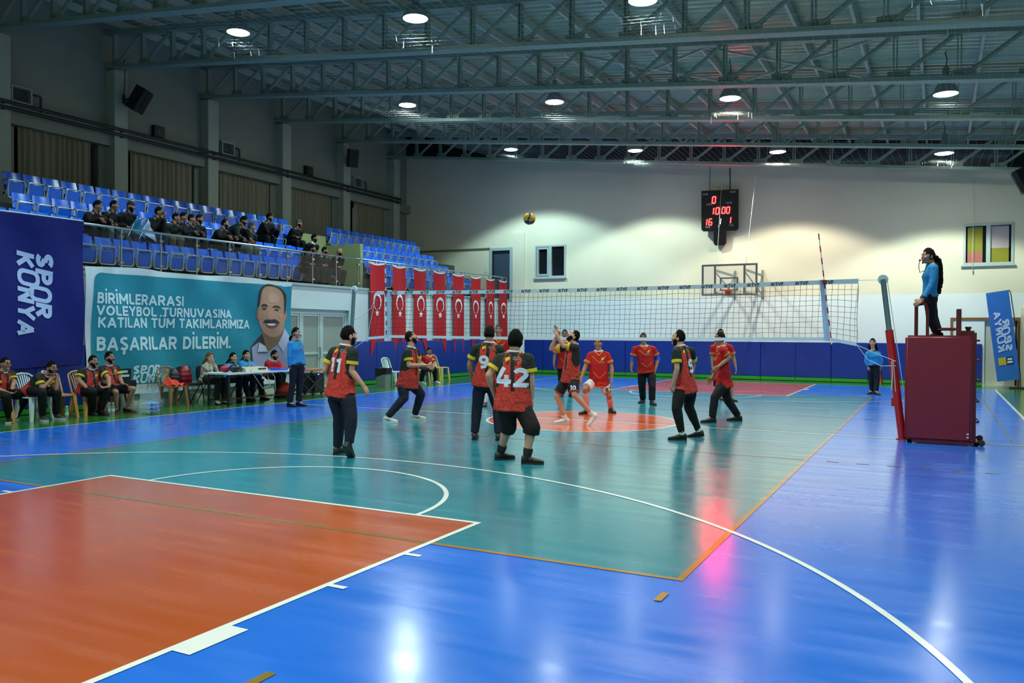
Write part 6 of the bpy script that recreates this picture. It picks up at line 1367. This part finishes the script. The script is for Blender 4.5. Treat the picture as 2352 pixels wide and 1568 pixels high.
# ---- players of the far team
RD = dict(top='red', cuff=mat('cuff_orange', '#b8641c', .7), crest=1, group='players of the far team')
Z = (1240, 730, 6.032)
def n87(root, J, HM, q):
    v, f = digits2d('87', .085, .2, .02); q['press_at'](q['pants'], 'number', mat('number_dark', '#1c0d14', .6), v, f, J['hl']+(J['kl']-J['hl'])*.55, Vector(-FH)-q['ls']*.3)
person('crouching player in red shirt and white shorts 87', posed(Z, (805, 352), (-.3, .0, -1), (812, 455), (925, 520, 0), (705, 520, 0), (995, 690, -.05), (993, 850, -.12), (1000, 915, -.14), (625, 690, -.05), (572, 850, -.12), (560, 915, -.14), (875, 880), (755, 880), (960, 1075, -.2), (625, 985, -.2), (1002, 1313, .25, -1), (615, 1330, -.75, -.65)),
    bottom='white', bot='shorts', hair='black', hairstyle='buzz', skn=1, bulk=1.08, belly=.05, sock=('#c79aa4', .2), shoe='#131416', extras=n87, vox=.0095, **RD)
person('grey-haired player in red shirt behind the raised arms', posed(Z, (345, 228), (-.05, 0, -1), (345, 325), (440, 395, 0), (245, 395, 0), (450, 540, 0), (450, 640, -.05), (450, 690, -.05), (205, 540, 0), (195, 635, -.05), (195, 685, -.05), (395, 660), (295, 660), (405, 870), (295, 870), (435, 1088, .2, -1), (300, 1084, -.2, -1)),
    bottom=BLACKP, hair='grey', skn=1, vox=.011, **RD)
Z = (1430, 740, 5.6)
def pads(root, J, HM, q):
    for e, s in (('el', 'sl'), ('er', 'sr')):
        w = J['w'+e[1]]; a = J[e]+(J[s]-J[e])*.32; b2 = J[e]+(w-J[e])*.22
        MB().tube([a, J[e], b2], [.055, .053, .049], 16).build('elbow_sleeve', mat('elbow_blue', '#2745b0', .7), root, smooth=True)
person('player in red shirt with blue elbow sleeves and black trousers', posed(Z, (266, 205), (-.12, -.03, -1), (275, 300), (395, 345, 0), (165, 345, 0), (455, 470, 0), (425, 600, -.12), (412, 670, -.14), (125, 480, 0), (112, 605, -.06), (118, 670, -.08), (365, 610), (250, 610), (380, 830, -.1), (250, 830, -.1), (393, 1062, .2, -1), (245, 1036, -.55, -.85)),
    bottom=BLACKP, hair='grey', skn=3, bulk=1.06, belly=.03, extras=pads, pants_hem=.075, vox=.0105, **RD)
person('player in red shirt seen from the side, forearms forward, striding left', posed(Z, (1252, 212), (-.97, .08, -.12), (1272, 305), (1295, 365, -.17), (1245, 375, .16), (1375, 455, -.2), (1225, 575, -.2), (1165, 640, -.18), (1215, 560, .22), (1150, 715, .2), (1100, 780, .2), (1320, 775, -.09), (1290, 775, .09), (1185, 965, -.03), (1350, 1000, .0), (1100, 1290, -1, .05), (1435, 1266, -.95, .15)),
    bottom=BLACKP, hair='brown', skn=1, number=('2', .2, .5, 0, 'shirt', -1), vox=.0095, pants_hem=.065, **{**RD, 'crest': None})
person('bare-legged player in red shirt half hidden behind the striding one', posed(Z, (1262, 148), (-.1, .05, -1), (1265, 255), (1385, 325, 0), (1160, 325, 0), (1430, 460, 0), (1455, 580, -.05), (1465, 640, -.06), (1155, 460, 0), (1158, 580, -.05), (1165, 650, -.06), (1320, 690), (1215, 690), (1395, 850, -.08), (1225, 850, -.08), (1425, 1016, .3, -1), (1270, 1000, -.2, -1)),
    bottom=BLACKP, bot='shorts', hair='black', hairstyle='buzz', skn=1, bulk=1.03, vox=.011, **RD)
Z = (1060, 730, 4.481)
person('balding player in red shirt, only head and shoulders between 9 and 42', posed(Z, (380, 125), (-.05, 0, -1), (380, 205), (470, 262, 0), (310, 262, 0), (490, 400, 0), (470, 500, -.1), (460, 545, -.1), (295, 400, 0), (310, 500, -.1), (315, 545, -.1), (425, 510), (345, 510), (430, 690), (290, 700), (420, 905, .2, -1), (240, 910, -.1, -1)),
    bottom=BLACKP, bot='shorts', hair='grey', hairstyle='buzz', skn=0, sock=('#c3c9d0', .25), vox=.011, **RD)
# ---- officials
BLU = '#2b86c4'; PL = dict(top=BLU, sleeve=1.93, cuff=mat('cuff_navy', '#0d1424', .7), collar=mat('collar_navy', '#0d1424', .7), tuck=True, female=True, bottom='#10141f', group='match officials in blue')
Z = (420, 740, 6.918)
def whistle(root, J, HM, q):
    o = MB().sphere(HM @ Vector((0, .125, -.06)), .014, 10, 7).build('whistle', BLACKC, root); MB().tube([HM @ Vector((0, .13, -.07)), HM @ Vector((0, .12, -.14)), q['hipC']+q['axn']*(q['L']*.72)+q['front']*.14], .004, 5).build('lanyard', BLACKC, root)
    v, f = poly2d([(.03*math.cos(i*PI/6), .036*math.sin(i*PI/6)) for i in range(12)]); q['press'](q['shirt'], 'badge', mat('badge_red', '#b23a44', .6), v, f, .62, .06, 1)
person('second referee in blue shirt standing at the sideline by the table', posed(Z, (1798, 172), (.93, .02, -.3), (1785, 285), (1865, 330, .1), (1705, 340, -.1), (1905, 540, .1), (1928, 690, .08), (1940, 770, .08), (1690, 550, -.14), (1702, 715, -.1), (1725, 800, -.08), (1860, 660, .05), (1765, 665, -.05), (1865, 960), (1745, 960), (1890, 1332, .95, -.25), (1735, 1342, .85, -.5)),
    hair='black', hairstyle='lowtail', skn=2, bulk=.9, extras=whistle, pants_hem=.07, vox=.0095, **PL)
Z = (1900, 480, 2.7035)
person('line judge in blue shirt standing by the far blue mats', posed(Z, (282, 832), (-.5, .02, -.85), (285, 878), (320, 898, .02), (250, 898, -.02), (336, 940, 0), (332, 975, 0), (331, 996, 0), (241, 942, 0), (252, 978, -.03), (257, 1006, -.03), (303, 968), (275, 968), (309, 1055), (274, 1055), (311, 1153, .1, -1), (268, 1148, -.8, -.5)),
    hair='black', hairstyle='long', skn=2, bulk=.95, pants_hem=.065, vox=.011, **PL)
jf = thing('line_flag', atD(2021, 860, depth(G(2010, 905))-.12), 'small orange and yellow chequered flag held by the line judge', 'flag')
p0 = atD(2023, 846, depth(G(2010, 905))-.12)
MB().tube([p0+Vector((0, 0, .08)), p0+Vector((.06, 0, -.5))], .008, 6).build('stick', BLACKC, jf)
fo = MB(); fo.grid(4, 4, lambda u, v: tuple(p0+Vector((.01+.05*v-.12*u*(1-.3*v), .03*math.sin(5*u), -.08-.36*v-.14*u*(1-v)))))
fo.mi = [(i+i//4) % 2 for i in range(16)]; fo.build('cloth', [mat('flag_orange', '#d24a1a', .6), mat('flag_yellow', '#d8a11c', .6)], jf)
Z = (2060, 560, 7.125)
DU = depth((5.97, 0, 0))
def whist2(root, J, HM, q):
    MB().sphere(HM @ Vector((0, .13, -.058)), .016, 10, 7).build('whistle', BLACKC, root); MB().tube([HM @ Vector((0, .135, -.07)), HM @ Vector((0, .15, -.16)), HM @ Vector((0, .13, -.25)), q['hipC']+q['axn']*(q['L']*.8)+q['front']*.1], .006, 6).build('lanyard', mat('lanyard_navy', '#141c4a', .6), root)
person('umpire in blue shirt with long curly hair on the maroon stand', posed(Z, (515, 205), (-1, .0, .0), (575, 335), (600, 400, -.16), (570, 400, .16), (575, 650, -.2), (418, 908, -.22), (290, 1000, -.22), (560, 650, .22), (405, 912, .22), (285, 1005, .24), (545, 860, -.08), (540, 860, .08), (560, 1190, .0), (590, 1190, 0), (560, 1500, -1, .1), (600, 1500, -1, .1), D=DU, zbase=1.602),
    hair='brown', hairstyle='ponytail', skn=2, bulk=.9, extras=whist2, pants_hem=.062, vox=.0095, **PL)
# ---- officials sitting at the white table
Z = (420, 740, 6.918)
def Dx(u, v, x=-9.02): return depth(atX(420+u/6.918, 740+v/6.918, x))
SC = dict(group='officials at the white table', vox=.011)
person('blonde woman in patterned sweater, chin on hand at the table', posed(Z, (425, 560), (.85, -.12, -.5), (395, 650), (495, 690, .12), (350, 700, -.12), (545, 800, .0), (490, 660, -.1), (450, 600, -.1), (455, 810, -.2), (440, 680, -.16), (430, 610, -.12), (430, 890, .08), (340, 895, -.08), (640, 920, -.1), (560, 950, -.3), (700, 1215, .9, -.3, 0, -.3), (560, 1300, .6, -.8, 0, -.5), D=Dx(425, 560)),
    top='sweater', sleeve=1.95, collar=None, bottom='#1a1a1c', hair='blond', hairstyle='long', female=True, skn=2, shoe='#9aa5a2', **SC)
BT = {**PL, 'tuck': False}; BT.pop('group')
person('scorer with long dark hair in blue shirt behind the navy bag', posed(Z, (800, 565), (.85, .08, -.48), (765, 655), (840, 690, .12), (695, 700, -.12), (870, 800, .05), (850, 800, -.15), (830, 800, -.2), (700, 820, -.12), (790, 800, -.25), (840, 800, -.28), (800, 880, .08), (715, 880, -.08), (970, 890, -.1), (900, 900, -.3), (1090, 1180, .9, -.3, 0, -.3), (900, 1210, .6, -.8, 0, -.4), D=Dx(800, 565)),
    hair='black', hairstyle='long', skn=2, **BT, **SC)
person('scorer with tied dark hair in blue shirt, arms folded on the table', posed(Z, (1008, 525), (.85, .03, -.48), (990, 615), (1065, 645, .12), (915, 655, -.12), (1150, 715, .05), (1090, 710, -.18), (1040, 705, -.22), (940, 740, -.15), (1060, 690, -.2), (1130, 700, -.2), (1020, 860, .08), (935, 860, -.08), (1200, 880, -.1), (1120, 880, -.3), (1310, 1180, .9, -.3, 0, -.3), (1110, 1210, .6, -.8, 0, -.4), D=Dx(1008, 525)),
    hair='black', hairstyle='lowtail', skn=2, **BT, **SC)
def hood(root, J, HM, q):
    c = J['nk']; MB().tube([c+q['ls']*(.1*math.cos(i*PI/9))+q['front']*(.1*math.sin(i*PI/9)-.02)-q['axn']*(.04*max(0, math.sin(i*PI/9))-.02) for i in range(18)], .034, 8, closed=True).build('hood', mat('hood_grey', '#8f9691', .8), root, smooth=True)
person('bearded man in red hoodie seated at the table end', posed(Z, (1455, 522), (.93, -.06, -.3), (1425, 605), (1520, 650, .12), (1345, 655, -.12), (1570, 740, .0), (1640, 735, -.15), (1690, 735, -.18), (1390, 750, -.15), (1590, 730, -.22), (1655, 735, -.22), (1440, 830, .08), (1355, 835, -.08), (1590, 850, -.1), (1520, 870, -.3), (1590, 1180, .9, -.3, 0, -.2), (1520, 1200, .8, -.6, 0, -.4), D=Dx(1455, 522, -8.95)),
    top='#a31320', sleeve=1.95, collar=None, bottom='#15181c', hair='black', beard=2, skn=1, extras=hood, bulk=1.06, **SC)
# ---- substitutes on the plastic chairs
Z = (0, 790, 6.72)
def Bx(u, v): return depth(atX(u/6.72, 790+v/6.72, -8.85))
SB = dict(group='substitutes on the plastic chairs', vox=.0095)
person('seated player with glasses at the left edge, legs crossed', posed(Z, (85, 305), (.92, -.02, -.38), (45, 420), (175, 460, .16), (-60, 470, -.16), (215, 590, .1), (185, 690, -.05), (235, 705, -.1), (-50, 690, -.2), (120, 750, -.25), (220, 765, -.25), (20, 790, .1), (-60, 800, -.1), (430, 760, -.1), (90, 800, -.3), (250, 1165, .5, -.85), (140, 1215, .4, -.9), D=None), bottom=BLACKP, hair='black', hairstyle='buzz', glasses=True, skn=1, shoe='#15171a', sole='#b9bfc0', **SB, **{**DK, 'crest': 1})
person('seated player with glasses resting his chin on his fist', posed(Z, (800, 370), (.92, -.08, -.38), (705, 460), (790, 530, .17), (585, 500, -.15), (870, 700, .0), (875, 560, .0), (850, 490, .02), (650, 690, -.2), (775, 560, -.1), (815, 485, -.05), (520, 715, .1), (450, 720, -.1), (880, 745, -.1), (650, 745, -.2), (920, 1160, .95, -.3), (680, 1188, .7, -.7)), bottom=BLACKP, hair='black', beard=2, glasses=True, skn=1, shoe='#2b2f33', sole='#b4bcbe', **SB, curl=(1.1, 1.1), **{**DK, 'crest': 1})
person('bearded seated player with both hands on his knees', posed(Z, (1440, 275), (.88, .1, -.42), (1400, 375), (1550, 420, .15), (1265, 425, -.15), (1675, 520, .1), (1685, 655, -.1), (1610, 672, -.15), (1215, 555, -.25), (1345, 685, -.28), (1430, 672, -.28), (1365, 720, .1), (1285, 725, -.1), (1640, 720, -.1), (1430, 730, -.25), (1590, 1095, .9, -.4), (1440, 1100, .8, -.6)), bottom=BLACKP, hair='black', beard=2, skn=1, bulk=1.08, belly=.03, **SB, **{**DK, 'crest': 1})
person('seated player in black shorts beside the grey bin', posed(Z, (1692, 212), (.92, .1, -.3), (1665, 330), (1800, 375, .15), (1570, 390, -.15), (1850, 530, .1), (1895, 620, -.05), (1985, 630, -.08), (1565, 560, -.2), (1715, 630, -.2), (1820, 650, -.2), (1745, 690, .1), (1660, 695, -.1), (2060, 690, -.1), (1790, 740, -.2), (2010, 1058, .96, -.2), (1800, 1080, .45, -.85)), bottom=BLACKP, bot='shorts', hair='black', beard=1, skn=1, shoe='#101113', sole='#7a1c22', **SB, **{**DK, 'crest': 1})
Z = (860, 780, 11.76)
person('man in red shirt sitting on a cream chair by the mats', posed(Z, (1472, 312), (.45, -.2, -.85), (1470, 430), (1575, 480, .1), (1340, 490, -.1), (1605, 640, .02), (1590, 740, -.15), (1585, 810, -.18), (1310, 650, -.05), (1480, 750, -.2), (1560, 800, -.22), (1500, 780, .06), (1400, 785, -.06), (1625, 790, -.25), (1330, 815, -.25), (1690, 1185, .75, -.6), (1310, 1205, .75, -.6)), bottom=BLACKP, hair='black', hairstyle='buzz', skn=1, bulk=1.05, shoe='#aeb9b6', sole='#aeb9b6', vox=.0115, **{**RD, 'group': None})
# ---- spectators in the stand
def spec(u, v, row, face, hands, top, bottom, label, x=None, **k):
    hx, z0 = SROWS[row]; hipx = hx-.04
    kk = {'stand': False}
    if 'stand' in k: kk['stand'] = k.pop('stand')
    if 'twist' in k: kk['twist'] = k.pop('twist')
    hd = atX(u, v, (x if x is not None else hipx+.3)); y = hd.y-(.04 if face[1] > 0 else 0)
    if k.pop('seat', True): open_seat(hx, y, z0)
    d = dict(top=top, sleeve=1.95, collar=mat('coat_collar', '#11161a', .8), bottom=bottom, vox=.0125, skn=1, group='spectators in the stand', bulk=1.14, fit_h=-.16); d.update(k)
    LASTJ.update(seated(hipx, y, z0, hd, face, hands, **kk)); return person(label, dict(LASTJ), **d)
LASTJ = {}
def open_seat(x, y, z0):
    """the seat under a spectator is folded down: remove the nearest upright one and put an open one"""
    best = min((o for o in bpy.data.objects if o.name.startswith('stadium_seat') and o.parent is None and abs(o.location.x-x) < .05), key=lambda o: abs(o.location.y-y))
    for c in best.children:
        if c.name.startswith('seat') :
            c.location = (.0, 0, 0); me = c.data
            M_ = Matrix.Translation((.02, 0, .4)) @ Matrix.Rotation(PI/2, 4, 'Y') @ Matrix.Translation((.02, 0, -.385))
            c.matrix_local = M_
    best['label'] = best['label'].replace('blue flip-up', 'folded-down blue')
F1 = (1, .55, -.12); F2 = (1, .9, -.1)
spec(224, 473, 'R', (1, .7, -.25), 'rail', '#0a0c11', '#15171c', 'man in dark puffer jacket leaning on the rail, leftmost spectator', hair='black')
spec(262, 472, 'R', (1, .7, -.1), 'lap', '#0d1112', '#4e5c66', 'clean-cut man in dark jacket and light jeans, second spectator from the left', hair='black', hairstyle='buzz')
spec(300, 474, 'R', (1, .6, -.15), 'lap', '#0a0b0d', '#4e5c66', 'bearded man in black cap and leather jacket holding a teal flag', hat=('#0a0b0d', 'cap'), beard=2)
spec(365, 487, 'R', (1, .8, -.1), 'chin', '#090a0d', '#1e2c48', 'man in black jacket with both hands raised to his mouth', hair='black', curl=(1, 1))
spec(404, 500, 'R', F2, 'knees', '#1d2a24', '#5c5640', 'smiling man in green parka and khaki trousers', hair='black', hairstyle='buzz', x=-11.0)
spec(421, 499, 'R', F1, 'lap', '#14090b', '#0d0f12', 'man in black jacket over a dark red top, behind the green parka', x=-11.15)
spec(440, 503, 'R', F2, 'rail', '#111a26', '#121519', 'man in navy jacket reaching towards the rail', hair='black', hairstyle='buzz', x=-11.0)
spec(458, 503, 'R', F1, 'knees', '#0b1110', '#14181a', 'grinning man in black top next to the navy jacket', hair='brown', hairstyle='buzz', beard=1)
spec(517, 514, 'R', (1, .9, -.15), 'rail', '#12120f', '#1b211c', 'bald-templed man in dark blazer leaning on the rail', hair='black', hairstyle='receding', beard=1)
spec(560, 507, 'R', (1, .5, -.35), 'rail', '#14231f', '#1c2422', 'bearded man in dark green jacket standing bent over the rail', hair='black', hairstyle='full', beard=2, stand=True, seat=False, x=-10.88)
spec(578, 521, 'R', (1, 1.0, -.1), 'lap', '#15211f', '#5f665f', 'grey-haired man in leather jacket and light trousers', hair='grey')
spec(619, 499, 'B', (1, .9, -.25), 'phone', '#08090c', '#08090b', 'bearded man in black holding up a phone, upper row', hair='brown', beard=1)
ph = MB().box(-.006, .006, -.04, .04, 0, .15); hp_ = (LASTJ['tl']+LASTJ['tr'])/2-Vector((.02, 0, .06)); o = ph.build('mobile_phone', BLK); o.location = hp_; o.rotation_euler = (0, .3, .5); tag(o, 'dark mobile phone held up by the man in the upper row', 'phone')
spec(686, 513, 'B', (1, .6, -.12), 'lap', '#0a0b0e', '#0b0c0e', 'bearded man in grey beanie and black coat', hat=('#3b4a4a', 'beanie'), beard=2)
spec(722, 547, 'R', (1, .6, -.1), 'lap', '#0c100f', '#101214', 'man in black jacket with white hood beside the pale green wall', beard=1, collar=CWHITE)
spec(717, 571, 'C', (1, .5, -.1), 'lap', '#0d1a14', '#101214', 'dark-haired man low behind the glass, in front of the white hood', hair='black', hairstyle='full', beard=1)
spec(746, 576, 'C', (1, .7, -.1), 'lap', '#14231b', '#101214', 'man in dark green jacket low behind the brownish glass', hair='black', hairstyle='buzz', beard=1)
spec(780, 579, 'C', (1, .25, -.1), 'lap', '#08090b', '#101214', 'bald bearded man in black behind the glass near the first flag', hairstyle='bald', beard=1)
def hand_flag(u, v, x, m, label, txt):
    p = atX(u, v, x); r = thing('hand_flag', p, label, 'flag', 'small flags held by spectators')
    MB().tube([p+Vector((.05, -.28, -.42)), p+Vector((0, .02, .08))], .007, 6).build('stick', FWH, r)
    MB().grid(8, 8, lambda a, b: tuple(p+Vector((.03*math.sin(6*a+3*b), .0+.13*a-.22*b*(1-a)+.1*b*a, .06-.52*b*(.55+.45*a)-.22*a*(1-b)))), ).build('cloth', m, r, smooth=True)
hand_flag(315, 503, -10.75, cloth_mat('hand_flag_teal', '#1d6f8f'), 'teal hand flag held low in front of the capped spectator', '')
hand_flag(340, 510, -10.7, cloth_mat('hand_flag_white', '#9fb4d6'), 'white hand flag drooping beside the teal one', '')
bpy.data.scenes.remove(TMP)
